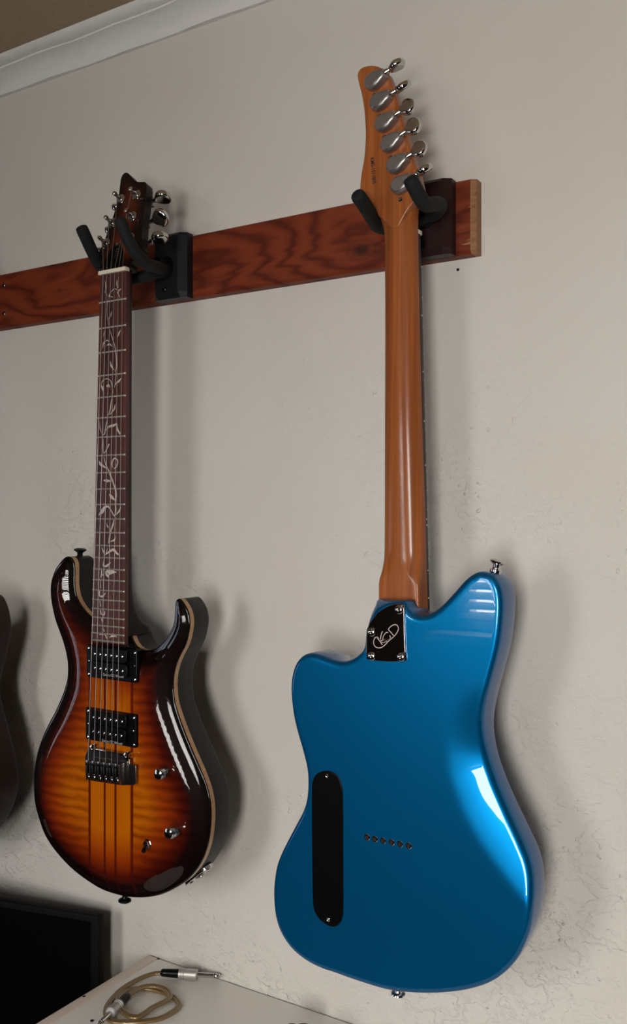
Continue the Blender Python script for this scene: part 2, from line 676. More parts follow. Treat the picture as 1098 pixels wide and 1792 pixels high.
def surface(outline, insets, grid, extra=None):
    """triangulated sheet inside a closed outline; returns pts (x,z), edge distance, faces"""
    o = np.array(outline)
    n = len(o)
    nr = poly_normals(o)
    pts = [o]
    for e in insets:
        pts.append(o - nr * e)
    cand = np.vstack(pts[1:]) if len(pts) > 1 else np.zeros((0, 2))
    x0, z0 = o.min(0)
    x1, z1 = o.max(0)
    gx, gz = np.meshgrid(np.arange(x0, x1, grid), np.arange(z0, z1, grid))
    gz[:, ::2] += grid / 2
    gp = np.stack([gx.ravel(), gz.ravel()], 1)
    gp = gp[inside(gp, o)]
    dg, _ = seg_dist(gp, o)
    gp = gp[dg > (max(insets) if insets else 0) + grid * 0.6]
    if len(cand):
        ins = inside(cand, o)
        dc, _ = seg_dist(cand, o)
        want = np.repeat(insets, n)
        cand = cand[ins & (dc > want * 0.9)]
    allp = np.vstack([o, cand, gp])
    if extra is not None and len(extra):
        allp = np.vstack([allp, extra])
    res = delaunay_2d_cdt([Vector(p) for p in allp], [], [list(range(n))], 1, 1e-6)
    vp = np.array([[v.x, v.y] for v in res[0]])
    fs = [tuple(f) for f in res[2]]
    ed, _ = seg_dist(vp, o)
    return vp, ed, fs


def sheet(vp, ys, fs):
    """lift a sheet to depth ys and face it to -y"""
    out_ = []
    for f in fs:
        a, b, c = vp[f[0]], vp[f[1]], vp[f[2]]
        cr = (b[0] - a[0]) * (c[1] - a[1]) - (b[1] - a[1]) * (c[0] - a[0])
        out_.append(f if cr > 0 else f[::-1])
    return [(p[0], y, p[1]) for p, y in zip(vp, ys)], out_


def empty(name, loc, label=None, cat=None, group=None):
    o = bpy.data.objects.new(name, None)
    o.empty_display_size = 0.05
    o.location = tuple(loc)
    COL.objects.link(o)
    if label:
        tag(o, label, cat, group)
    return o


def tag(o, label, cat, group=None):
    o['label'] = label
    o['category'] = cat
    if group:
        o['group'] = group
    return o


def struct(o):
    o['kind'] = 'structure'
    return o


def text_mesh(name, s, size, origin, xdir, zdir, m, parent, depth=0.0002, shear=0.0, font_w=None, bold=0.0):
    cu = bpy.data.curves.new(name + '_font', 'FONT')
    cu.body = s
    cu.size = 1.0
    cu.shear = shear
    cu.extrude = 0.0
    cu.offset = bold
    tmp = bpy.data.objects.new(name + '_tmp', cu)
    COL.objects.link(tmp)
    bpy.context.view_layer.update()
    dg = bpy.context.evaluated_depsgraph_get()
    me = bpy.data.meshes.new_from_object(tmp.evaluated_get(dg))
    vs_ = np.array([v.co[:] for v in me.vertices])
    fs = [tuple(p.vertices) for p in me.polygons]
    bpy.data.objects.remove(tmp)
    if len(vs_) == 0:
        return None
    w = vs_[:, 0].max() - vs_[:, 0].min()
    k = font_w / w if font_w else size
    xd, zd = np.array(xdir, float), np.array(zdir, float)
    b = MB().add([np.array(origin) + xd * (v[0] * k) + zd * (v[1] * size) for v in vs_], fs)
    bpy.data.meshes.remove(me)
    return b.build(name, m, parent, recalc=False)


# ================================================================== ROOM
ZC_B = P(0, 172, 0)[2]            # foot of the crown moulding
CEIL = ZC_B + 0.034
PRJ = 0.052
struct(MB().box((-0.05, 0.06, CEIL / 2), (XR - XL + 0.5, 0.12, CEIL + 0.1)).build('wall_north', M_WALL))
struct(MB().box((0, YB / 2, -0.05), (5.6, 3.9, 0.1)).build('floor', M_FLOOR))
struct(MB().box((0, YB / 2, CEIL + 0.05), (5.6, 3.9, 0.1)).build('ceiling', M_CEIL))
struct(MB().box((XR + 0.06, YB / 2, CEIL / 2), (0.12, -YB, CEIL)).build('wall_east', M_ROOM))
b = MB()
for xa_, xe_ in ((XL, WB[0]), (WB[1], WC[0]), (WC[1], XR)):
    b.box(((xa_ + xe_) / 2, YB - 0.06, CEIL / 2), (xe_ - xa_, 0.12, CEIL))
for x0, x1, z0, z1 in (WB, WC):
    b.box(((x0 + x1) / 2, YB - 0.06, z0 / 2), (x1 - x0, 0.12, z0))
    b.box(((x0 + x1) / 2, YB - 0.06, (CEIL + z1) / 2), (x1 - x0, 0.12, CEIL - z1))
struct(b.build('wall_south', M_ROOM))
b = MB()
y0, y1, z0, z1 = WL
b.box((XL - 0.06, (YB + y0) / 2, CEIL / 2), (0.12, y0 - YB, CEIL))
b.box((XL - 0.06, y1 / 2, CEIL / 2), (0.12, -y1, CEIL))
b.box((XL - 0.06, (y0 + y1) / 2, z0 / 2), (0.12, y1 - y0, z0))
b.box((XL - 0.06, (y0 + y1) / 2, (CEIL + z1) / 2), (0.12, y1 - y0, CEIL - z1))
struct(b.build('wall_west', M_ROOM))
# windows: frame, panes
for nm_, wn_, bars in (('window_1', WB, 1), ('window_3', WC, 1)):
    x0, x1, z0, z1 = wn_
    b = MB()
    for xx in (x0 + 0.025, x1 - 0.025):
        b.box((xx, YB - 0.07, (z0 + z1) / 2), (0.05, 0.06, z1 - z0))
    for zz_ in (z0 + 0.025, z0 + (z1 - z0) * 0.55, z1 - 0.025):
        b.box(((x0 + x1) / 2, YB - 0.07, zz_), (x1 - x0, 0.06, 0.05))
    w1 = struct(b.build(nm_, M_FRAME))
    MB().box(((x0 + x1) / 2, YB - 0.1, (z0 + z1) / 2), (x1 - x0, 0.004, z1 - z0)).build('pane', M_GLASS, w1)
    MB().box(((x0 + x1) / 2, YB + 0.03, z0 - 0.015), (x1 - x0 + 0.1, 0.14, 0.03), bevel=0.004).build('window_sill', M_FRAME, w1)
y0, y1, z0, z1 = WL
b = MB()
for yy in (y0 + 0.03, (y0 + y1) / 2, y1 - 0.03):
    b.box((XL - 0.07, yy, (z0 + z1) / 2), (0.06, 0.06, z1 - z0))
for zz_ in (z0 + 0.03, z1 - 0.03):
    b.box((XL - 0.07, (y0 + y1) / 2, zz_), (0.06, y1 - y0, 0.06))
w2 = struct(b.build('window_2', M_FRAME))
MB().box((XL - 0.1, (y0 + y1) / 2, (z0 + z1) / 2), (0.004, y1 - y0, z1 - z0)).build('pane', M_GLASS, w2)
# slatted blind over the south window
x0, x1, z0, z1 = WB
xb = x1
blind = empty('window_blind', ((x0 + xb) / 2, YB - 0.03, z0), 'white slatted blind let down over the window facing the guitars', 'blind')
MB().box(((x0 + xb) / 2, YB - 0.025, z1 - 0.02), (xb - x0 - 0.02, 0.04, 0.035)).build('head_rail', M_FRAME, blind)
ca, sa = math.cos(0.62), -math.sin(0.62)
Rm = [[1, 0, 0], [0, ca, -sa], [0, sa, ca]]
sl0 = None
for i in range(22):
    zc = z0 + 0.016 + i * 0.032
    if sl0 is None:
        sl0 = MB().box(((x0 + xb) / 2, YB - 0.025, zc), (xb - x0 - 0.03, 0.036, 0.0015), Rm).build('slat', M_BLIND, blind)
    else:
        c = sl0.copy()
        COL.objects.link(c)
        c.parent = blind
        c.location = (0, 0, i * 0.032)

# crown moulding: cove with bead
prof = [(0.0, 0.0), (0.006, 0.0), (0.008, 0.004), (0.009, 0.008), (0.013, 0.0125), (0.02, 0.0185), (0.029, 0.0225),
        (0.0345, 0.0235), (0.0352, 0.0255), (0.040, 0.0262), (0.046, 0.0275), (0.0505, 0.031), (PRJ, CEIL - ZC_B), (0, CEIL - ZC_B)]
b = MB()
xs_ = np.linspace(XL + 0.001, XR - 0.001, 120)
rg = []
for i, xx in enumerate(xs_):
    wob = 0.0006 * math.sin(i * 1.7) + 0.0005 * math.sin(i * 0.63)
    rg += [(xx, -dd - (wob if 0 < k < 12 else 0), ZC_B + zz_ + (wob if 0 < k < 12 else 0)) for k, (dd, zz_) in enumerate(prof)]
n = len(prof)
fs = []
for i in range(len(xs_) - 1):
    for k in range(n):
        k2 = (k + 1) % n
        fs.append((i * n + k, i * n + k2, (i + 1) * n + k2, (i + 1) * n + k))
fs += [tuple(range(n)), tuple(range((len(xs_) - 1) * n, len(xs_) * n))]
b.add(rg, fs)
struct(b.build('trim_1', M_CROWN, angle=28))

# ================================================================== MOUNTING BOARD
BT = 0.019
ztop = (P(0, 480, BT)[2] + P(326, 414, BT)[2] + P(500, 378.7, BT)[2] + P(800, 318.8, BT)[2]) / 4
zbot = (P(0, 580, 0)[2] + P(260, 539, 0)[2] + P(500, 501.3, 0)[2] + P(800, 456.5, 0)[2]) / 4
xr = P(843, 380, 0.0)[0]
xl = XL + 0.3
board = empty('mounting_board', ((xl + xr) / 2, -BT, zbot), 'long red-brown stained pine board screwed along the plaster wall', 'board')
for sub, kp in M_BOARD_KN:
    sub.inputs[1].default_value = tuple(kp - np.array(ROOT_LOC(board)))
b = MB()
ch = 0.004
sec = [(0, zbot), (-BT + ch, zbot), (-BT, zbot + ch), (-BT, ztop - 0.002), (-BT + 0.002, ztop), (0, ztop)]
vs_ = []
for xx, ins in ((xl, 0), (xr - 0.006, 0), (xr, 0.004)):
    for (yy, zz_) in sec:
        cz = (zbot + ztop) / 2
        vs_.append((xx, min(0, yy + ins) if yy < -0.01 else yy, zz_))
fs = []
for i in range(2):
    for k in range(6):
        k2 = (k + 1) % 6
        fs.append((i * 6 + k, i * 6 + k2, (i + 1) * 6 + k2, (i + 1) * 6 + k))
fs += [(0, 1, 2, 3, 4, 5), (12, 13, 14, 15, 16, 17)]
b.add(vs_, fs)
plank = b.build('plank', M_BOARD, board, angle=20)
plank.data.materials.append(M_BOARD_EDGE)
for p in plank.data.polygons:
    c = sum((np.array(plank.data.vertices[i].co) for i in p.vertices), np.zeros(3)) / len(p.vertices)
    if c[0] + board.location.x > xr - 0.0045:
        p.material_index = 1
# paint chips on the worn end
for (cx, cy, L) in ((830, 338, 0.004), (828, 360, 0.006), (829, 386, 0.004), (826, 418, 0.007), (822, 425, 0.010)):
    q0 = P(cx, cy, BT + 0.0002)
    MB().add([q0 + np.array([-L, 0, -0.001]), q0 + np.array([0.002, 0, -0.0018]), q0 + np.array([0.002, 0, 0.0022]),
              q0 + np.array([-L * 0.4, 0, 0.0004])], [(0, 1, 2, 3)]).build('paint_chip', M_BOARD_EDGE, board, recalc=False)
for (cx, cy) in ((7, 499), (7, 549)):
    q0 = P(cx, cy, BT)
    MB().lathe(q0, (0, -1, 0), [(0.0035, -0.001), (0.0035, 0.0006), (0.0025, 0.0012), (0.0008, 0.0008)], 12).build('screw', M_CHROME_DARK, board)

# nail hole in the plaster
q0 = P(802, 472, 0)
wn = bpy.data.objects['wall_north']
MB().lathe(q0, (0, -1, 0), [(0.0018, -0.001), (0.0018, 0.0004), (0.0009, 0.0005)], 10).build('nail_hole', M_HOLE, wn)


# ================================================================== HANGERS
def hanger(label, m, cpx, hpx, paths, rad, group='guitar hangers on the board'):
    """cpx: plate centre pixel on the plate front; paths: arms as pixel/depth points"""
    base = P(cpx[0], cpx[1], BT + 0.022)
    root = empty('guitar_hanger', (base[0], -BT, base[2] - hpx / 2), label, 'guitar hanger', group)
    w = 0.046
    h_ = hpx
    b = MB()
    # backing block with chamfered vertical edges
    o = [(-w / 2 - 0.006, 0), (-w / 2 - 0.006, 0.012), (-w / 2 + 0.003, 0.022), (w / 2 - 0.003, 0.022), (w / 2 + 0.006, 0.012), (w / 2 + 0.006, 0)]
    z0_, z1_ = base[2] - h_ / 2, base[2] + h_ / 2
    vs_ = []
    for zz_, ins in ((z0_, 0.007), (z0_ + 0.007, 0), (z1_ - 0.004, 0), (z1_, 0.004)):
        for (xx, dd) in o:
            vs_.append((base[0] + xx * (1 - ins * 2), -BT - max(0, dd - (ins if dd > 0.015 else 0)), zz_))
    fs = []
    for i in range(3):
        for k in range(6):
            k2 = (k + 1) % 6
            fs.append((i * 6 + k, i * 6 + k2, (i + 1) * 6 + k2, (i + 1) * 6 + k))
    fs += [tuple(range(6)), tuple(range(18, 24))]
    b.add(vs_, fs)
    plate = b.build('plate', m, root, angle=20)
    for sg in (-1, 1):
        MB().lathe((base[0] - 0.004, -BT - 0.0215, base[2] + sg * h_ * 0.36), (0, -1, 0),
                   [(0.004, 0), (0.004, 0.0012), (0.0028, 0.0022), (0.001, 0.0016)], 12).build('screw', M_BLACKMETAL, plate)
    MB().lathe((base[0], -BT - 0.0215, base[2]), (0, -1, 0), [(0.013, 0), (0.013, 0.003), (0.009, 0.004), (0.007, 0.02)], 16).build('swivel_collar', M_BLACKMETAL, root)
    for pth in paths:
        pts = smooth_open([P(*p) if len(p) == 3 else np.array(p[:3]) for p in pth], 7)
        n_ = len(pts)
        rs = [rad] * n_
        e = pts[-1] - pts[-2]
        e /= np.linalg.norm(e)
        ext = [pts[-1] + e * rad * k for k in (0.35, 0.5, 0.55)]
        rs = rs + [rad * 0.93, rad * 0.75, rad * 0.35]
        MB().tube(list(pts) + ext, rs, 14).build('arm', M_FOAM, root)
    return root


hl = hanger('black guitar hanger whose arms hold the sunburst guitar', M_HANG_BLACK, (291, 465), 0.088,
            [[(292, 473, 0.045), (272, 478, 0.07), (240, 486, 0.089), (212, 488, 0.098), (190, 479, 0.106), (174, 463, 0.122), (160, 437, 0.142), (150, 415, 0.156), (144, 402, 0.163)],
             [(292, 473, 0.045), (276, 468, 0.082), (259, 463, 0.110), (249, 455, 0.127), (237, 442, 0.143), (221, 413, 0.158), (211, 387, 0.166)]], 0.0080)
hr = hanger('dark brown guitar hanger whose arms hold the blue guitar', M_HANG_BROWN, (744, 381), 0.086,
            [[(746, 381, 0.045), (764, 372, 0.058), (770, 359, 0.074), (760, 357, 0.094), (746, 358, 0.112), (734, 343, 0.124), (726, 328, 0.132), (720, 317, 0.137)],
             [(744, 381, 0.045), (722, 388, 0.056), (695, 398, 0.062), (665, 396, 0.074), (654, 384, 0.094), (644, 368, 0.114), (636, 355, 0.127), (628, 344, 0.137)]], 0.0082)
MB().add([P(786, 411, BT + 0.008) + np.array(v) for v in ((-.002, 0, .004), (.001, 0, .004), (.002, 0, -.004), (-.001, 0, -.003))],
         [(0, 1, 2, 3)]).build('paint_chip', M_WHITEPRINT, hr, recalc=False)


# ================================================================== SUNBURST GUITAR (faces the room)
DF = 0.133        # fretboard top, metres off the wall
DT = 0.126        # plateau of the carved top
DR = 0.1165       # rim of the top
DB_ = 0.074       # back of the body
RIM = [(118, 973.8), (112.8, 975.7), (105, 983.9), (97.5, 994.8), (92, 1008), (88.7, 1022), (88.2, 1037.4), (89.8, 1053.8),
       (93, 1071), (97.5, 1087.7), (103, 1103), (109, 1120), (115, 1141), (118.3, 1163), (117.8, 1185), (114.2, 1201),
       (107, 1221), (96.5, 1245), (83.7, 1269), (72.8, 1294), (65.5, 1316), (61.2, 1338), (59, 1360), (59, 1382), (61, 1406),
       (67.3, 1431), (76.4, 1457), (89, 1479), (105.6, 1500), (125.6, 1520.5), (149.3, 1539), (174.8, 1555), (200, 1564.5),
       (229.4, 1570.5), (258.6, 1570.5), (284, 1565), (308, 1553.5), (328, 1540), (344, 1522.4), (356.5, 1500.5),
       (364.8, 1475), (368.5, 1450), (369.7, 1424), (367.9, 1400), (362, 1375), (351.5, 1347.5), (338.7, 1318), (326, 1287.4),
       (315, 1258), (306.5, 1231), (303.5, 1207), (304, 1185), (308.5, 1164), (316, 1146), (324.9, 1128.5), (330.3, 1108.5),
       (332.5, 1088), (329.5, 1070), (322, 1055.7), (316, 1048.6), (311, 1048), (307.5, 1052), (306.3, 1062), (305.6, 1077),
       (304, 1090), (299, 1103), (291.5, 1116), (283, 1127), (273, 1134.5), (261, 1138), (249, 1136.5), (239.5, 1130),
       (233.5, 1120), (229, 1108), (222, 1104), (200, 1104), (180, 1098), (168, 1086), (160.3, 1079), (155.4, 1075), (147.8, 1066.5), (141, 1057),
       (134.6, 1044), (131.4, 1029), (130.5, 1015.6), (130.8, 999), (130, 986), (127, 978.5), (122.6, 974.6)]
rim = smooth_closed(XZ(RIM, DR), 0.003)
CX = P(193.5, 1400, DT)[0]
gb = P(215, 1571, DR)
G1 = empty('electric_guitar', (CX, -0.1, gb[2]),
           'sunburst flame-top electric guitar hanging face out with vine inlays on its neck', 'guitar', 'electric guitars hanging from the board')


def carve(e):
    t_ = np.clip((e - 0.001) / 0.030, 0, 1)
    s_ = t_ * t_ * (3 - 2 * t_)
    rr = 0.0022
    rnd = np.where(e < rr, rr - np.sqrt(np.maximum(0, rr * rr - (rr - np.minimum(e, rr)) ** 2)), 0)
    return DR + 0.0005 + (DT - DR) * s_ - rnd * 0.8


stripes = []
for (xt, wpx) in ((157.5, 4.2), (184.0, 3.4), (202.8, 3.6), (231.5, 4.6)):
    xc_ = P(xt, 1400, DT)[0]
    wd = wpx / 985.0
    stripes.append((xc_, wd))
vp, ed, fs = surface(rim, [0.0004, 0.001, 0.002, 0.0035, 0.006, 0.009, 0.0125, 0.0165, 0.021], 0.0042)
dep = carve(ed)
v3, f3 = sheet(vp, -dep, fs)
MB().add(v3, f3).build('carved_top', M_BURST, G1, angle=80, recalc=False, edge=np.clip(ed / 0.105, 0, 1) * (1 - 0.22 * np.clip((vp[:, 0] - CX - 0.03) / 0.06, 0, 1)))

# stripes of the through-neck, following the top
zs_lo, zs_hi = rim[:, 1].min(), P(190, 1125, DT)[2]
for xc_, wd in stripes:
    zz_ = np.linspace(zs_lo, zs_hi, 90)
    g_ = np.array([(xc_ + sx * wd / 2, z_) for z_ in zz_ for sx in (-1, 0, 1)])
    ok = inside(g_, rim)
    dd, _ = seg_dist(g_, rim)
    ok &= dd > 0.0016
    vs_ = [(p[0], -(carve(np.array([e_]))[0] + 0.00025), p[1]) for p, e_ in zip(g_, dd)]
    fs = []
    for i in range(len(zz_) - 1):
        for k in range(2):
            q4 = (i * 3 + k, i * 3 + k + 1, (i + 1) * 3 + k + 1, (i + 1) * 3 + k)
            if all(ok[j] for j in q4):
                fs.append(q4)
    use = sorted({j for f in fs for j in f})
    mp = {j: i for i, j in enumerate(use)}
    MB().add([vs_[j] for j in use], [tuple(mp[j] for j in f) for f in fs]).build(
        'laminate_stripe', M_STRIPE, G1, angle=80, recalc=False, edge=[min(1, dd[j] / 0.105) for j in use])

# natural edge of the maple cap and the black body behind it
nrm = poly_normals(rim)
n = len(rim)


def band(name, m, lv, parent, cap=False):
    vs_ = []
    for e, d in lv:
        vs_ += [(p[0], -d, p[1]) for p in rim - nrm * e]
    fs = []
    for i in range(len(lv) - 1):
        for k in range(n):
            k2 = (k + 1) % n
            fs.append((i * n + k, i * n + k2, (i + 1) * n + k2, (i + 1) * n + k))
    if cap:
        fs.append(tuple(range((len(lv) - 1) * n, len(lv) * n)))
    return MB().add(vs_, fs).build(name, m, parent, angle=50)


band('natural_edge', M_BIND, [(0.0010, DR - 0.0004), (0.0001, DR - 0.0010), (0, DR - 0.002), (0, DR - 0.0085)], G1)
band('body', M_SIDE, [(0.0003, DR - 0.0085), (0.0003, DB_ + 0.006), (0.0010, DB_ + 0.0035), (0.003, DB_ + 0.001), (0.006, DB_)], G1, True)

# fretboard, binding-less, with radius-free top; neck behind it
nutL, nutR = P(175.2, 482, DF), P(221.5, 474, DF)
endL, endR = P(160.8, 1124, DF), P(218.3, 1128, DF)
zn = (nutL[2] + nutR[2]) / 2
ze = (endL[2] + endR[2]) / 2
CN0, CN1 = (nutL[0] + nutR[0]) / 2, (endL[0] + endR[0]) / 2
W0, W1 = (nutR[0] - nutL[0]), (endR[0] - endL[0])


def neckx(z):
    t_ = (zn - z) / (zn - ze)
    return CN0 + (CN1 - CN0) * t_, W0 + (W1 - W0) * t_


b = MB()
o = [(CN0 - W0 / 2, zn), (CN0 + W0 / 2, zn), (CN1 + W1 / 2, ze), (CN1 - W1 / 2, ze)]
b.prism(o, -DF, -DF + 0.0065, 0.0006)
FB = b.build('fretboard', M_ROSE, G1, angle=25)
SCALE = P(190, 1336, DF)[2]
SC_L = zn - P(190, 1336.5, DF)[2]
for k in range(1, 25):
    z_ = zn - SC_L * (1 - 2 ** (-k / 12))
    cx, w = neckx(z_)
    x_a, x_b = cx - w / 2 + 0.0004, cx + w / 2 - 0.0012
    b = MB().tube([(x_a, -DF - 0.0004, z_), (x_b, -DF - 0.0004, z_)], 0.0011, 8)
    b.ellipsoid((x_b, -DF - 0.0004, z_), np.diag([0.0014, 0.0013, 0.0015]), 8, 6)
    b.build('fret', M_NICKEL, FB)
# vine inlay, traced strokes: zoom A origin (140,460) x5.27, zoom B origin (140,780) x4.975
VA = [
    ([(230, 155), (240, 210), (235, 270)], [1, 9, 1]), ([(225, 260), (245, 285), (262, 310)], [1, 9, 2]),
    ([(262, 310), (252, 390), (252, 480), (268, 575)], [3, 4, 5, 3]), ([(345, 155), (342, 190), (348, 235)], [4, 13, 4]),
    ([(380, 240), (352, 270), (370, 320)], [4, 16, 4]), ([(305, 315), (275, 305), (290, 265), (320, 240), (350, 250)], [3, 20, 9, 6, 3]),
    ([(295, 445), (282, 490), (262, 520)], [2, 17, 2]),
    ([(275, 610), (295, 680), (320, 760), (335, 860), (338, 960), (322, 1005)], [3, 6, 8, 9, 9, 5]),
    ([(230, 625), (222, 660), (215, 690)], [2, 9, 1]), ([(375, 620), (355, 660), (345, 690)], [5, 20, 4]),
    ([(210, 790), (220, 740), (250, 715), (275, 730)], [3, 14, 10, 5]), ([(248, 765), (270, 750), (300, 770)], [3, 17, 4]),
    ([(280, 905), (290, 950), (318, 990)], [3, 19, 4]),
    ([(330, 1000), (330, 1060), (320, 1150)], [4, 5, 4]), ([(380, 1065), (362, 1090), (335, 1110), (318, 1145)], [5, 19, 8, 4]),
    ([(225, 1210), (212, 1160), (195, 1120), (220, 1080), (255, 1070), (285, 1090), (298, 1140), (305, 1200)], [3, 23, 8, 7, 6, 6, 8, 8]),
    ([(245, 1140), (262, 1132), (278, 1145)], [10, 26, 8]),
    ([(298, 1240), (285, 1310), (278, 1360), (258, 1410)], [6, 11, 11, 6]), ([(325, 1305), (318, 1345), (285, 1390), (268, 1400)], [4, 16, 9, 3]),
    ([(185, 1460), (185, 1520), (200, 1570)], [2, 12, 4]), ([(255, 1445), (240, 1500), (228, 1575), (205, 1585)], [4, 8, 10, 8]),
    ([(238, 1545), (270, 1510), (310, 1500), (345, 1480)], [3, 16, 22, 6]), ([(340, 1475), (345, 1530), (372, 1580)], [5, 18, 14]),
    ([(218, 1625), (215, 1690), (222, 1755), (245, 1725), (270, 1670)], [5, 10, 9, 10, 14]),
]
VB = [
    ([(210, 95), (225, 160), (250, 215), (275, 280), (300, 350), (315, 420), (310, 510), (312, 570), (298, 615)], [5, 9, 11, 14, 12, 15, 12, 10, 6]),
    ([(165, 130), (180, 160), (215, 185), (240, 200)], [4, 24, 14, 5]), ([(285, 190), (280, 150), (300, 110), (330, 130), (320, 180), (295, 200)], [6, 14, 10, 10, 12, 6]),
    ([(205, 300), (235, 305), (275, 310)], [3, 24, 4]), ([(255, 420), (275, 445), (312, 480)], [5, 28, 5]),
    ([(165, 605), (195, 570), (215, 540), (245, 530), (270, 560), (295, 610)], [10, 34, 22, 12, 12, 6]), ([(355, 530), (345, 565), (310, 605)], [5, 17, 6]),
    ([(298, 640), (288, 690), (270, 740), (258, 800), (250, 850)], [6, 15, 13, 12, 8]), ([(230, 670), (240, 700), (252, 715)], [2, 13, 3]),
    ([(310, 785), (300, 820), (265, 835)], [3, 17, 5]),
    ([(190, 885), (205, 920), (222, 955)], [3, 15, 6]), ([(222, 950), (240, 935), (290, 905), (320, 935), (340, 950)], [4, 10, 22, 18, 10]), ([(240, 890), (232, 925), (222, 950)], [3, 9, 4]),
    ([(215, 985), (208, 1020), (205, 1045), (235, 1045), (268, 1015)], [6, 12, 10, 17, 5]),
    ([(190, 1075), (188, 1120), (182, 1150)], [8, 12, 10]), ([(188, 1120), (205, 1125), (215, 1090)], [4, 9, 4]),
    ([(250, 1145), (235, 1110), (270, 1100), (320, 1100)], [10, 40, 34, 3]),
    ([(180, 1165), (180, 1240)], [8, 9]), ([(172, 1260), (172, 1305), (200, 1310), (225, 1280)], [9, 12, 15, 5]),
    ([(175, 1345), (180, 1400)], [9, 11]), ([(178, 1430), (185, 1470)], [10, 15]), ([(182, 1465), (210, 1470), (218, 1440)], [8, 15, 8]),
    ([(188, 1500), (198, 1540)], [10, 8]), ([(198, 1580), (215, 1620)], [5, 8]), ([(170, 1645), (215, 1640), (235, 1680)], [3, 12, 6]),
    ([(255, 1670), (290, 1655), (325, 1665)], [3, 18, 4]),
]
b = MB()
for st, ox, oy, sc_ in ((VA, 140, 460, 5.27), (VB, 140, 780, 4.975)):
    for pts, ws in st:
        p2 = XZ([(ox + x / sc_, oy + y / sc_) for x, y in pts], DF)
        b.ribbon(p2, [w * 0.85 / sc_ / 985.0 for w in ws], -DF - 0.00015)
vine = b.build('vine_inlay', M_PEARL, FB, recalc=False)
vine['label'] = 'pearl vine inlay'

# bone nut
cx, w = neckx(zn)
MB().box((cx, -DF + 0.001, zn + 0.0025), (w + 0.0012, 0.009, 0.0052), bevel=0.0012).build('nut', M_BONE, G1)


def loft(secs, seg=18):
    """secs: (z, xl, xr, y_front, y_apex, squareness); half round towards y_apex"""
    vs_, fs = [], []
    for z_, a, c, yf, ya, nq in secs:
        cx, hw, hh = (a + c) / 2, (c - a) / 2, ya - yf
        for k in range(seg + 1):
            th = math.pi * k / seg
            x_ = cx + hw * math.copysign(abs(math.cos(th)) ** (2 / nq), math.cos(th))
            y_ = yf + hh * (math.sin(th) ** (2 / nq) if 0 < k < seg else 0)
            vs_.append((x_, y_, z_))
    m_ = seg + 1
    for i in range(len(secs) - 1):
        for k in range(m_):
            k2 = (k + 1) % m_
            fs.append((i * m_ + k, i * m_ + k2, (i + 1) * m_ + k2, (i + 1) * m_ + k))
    fs += [tuple(range(m_)), tuple(range((len(secs) - 1) * m_, len(secs) * m_))]
    return vs_, fs


secs = []
for py, dp, nq in ((470, 0.014, 2.2), (500, 0.0135, 2.3), (700, 0.014, 2.4), (900, 0.015, 2.5), (1000, 0.016, 2.6), (1030, 0.017, 2.8), (1050, 0.0185, 3.2),
                   (1066, 0.022, 3.6), (1080, 0.028, 4.2), (1092, 0.036, 5), (1102, 0.048, 6), (1112, 0.051, 6)):
    z_ = P(190, py, DF)[2]
    cx, w = neckx(z_)
    y_f = -DF + 0.0064
    secs.append((z_, cx - w / 2 + 0.0003, cx + w / 2 - 0.0003, y_f, y_f + dp, nq))
MB().add(*loft(secs)).build('neck', M_NECKDK, G1, angle=60)

# headstock, tilted back
TILT = math.radians(15)
hp0 = np.array([CN0, -DF + 0.004, zn + 0.003])
hn = np.array([0, -math.cos(TILT), math.sin(TILT)])      # face normal (towards room, up)
hu = np.array([0, math.sin(TILT), math.cos(TILT)])       # up along the face


def HP(x, y, off=0.0):
    return PP(x, y, hp0 + hn * off, hn)


HEADPX = [(174, 470), (172.5, 447), (184.6, 417), (194, 391), (202, 366.5), (207.5, 344.6), (210, 325.5), (212, 312), (216, 304.5), (221, 302), (226.5, 305),
          (233, 313), (240, 318), (248, 318.7), (255, 319.5), (256.5, 330), (254, 355.6), (250, 385.6), (247.4, 426.6), (249, 436), (242, 447), (230, 460), (223, 470)]
h2 = []
for x_, y_ in HEADPX:
    p = HP(x_, y_) - hp0
    h2.append((p[0], float(np.dot(p, hu))))
h2 = smooth_closed(h2, 0.0022)


def hframe(x, y, z):
    return hp0 + np.array([x, 0, 0]) + hu * z - hn * y


hvp, hed, hfs = surface(h2, [0.0006, 0.002], 0.004)
vs_ = [hframe(p[0], 0, p[1]) for p in hvp]
_, f3 = sheet(hvp, np.zeros(len(hvp)), hfs)
HEAD = MB().prism(h2, 0.0002, 0.014, 0.0, 0.002, hframe).build('headstock', M_NECKDK, G1, angle=40)
MB().add(vs_, f3).build('face_veneer', M_HEAD, HEAD, angle=60, recalc=False, edge=np.clip(hed / 0.027, 0, 1))
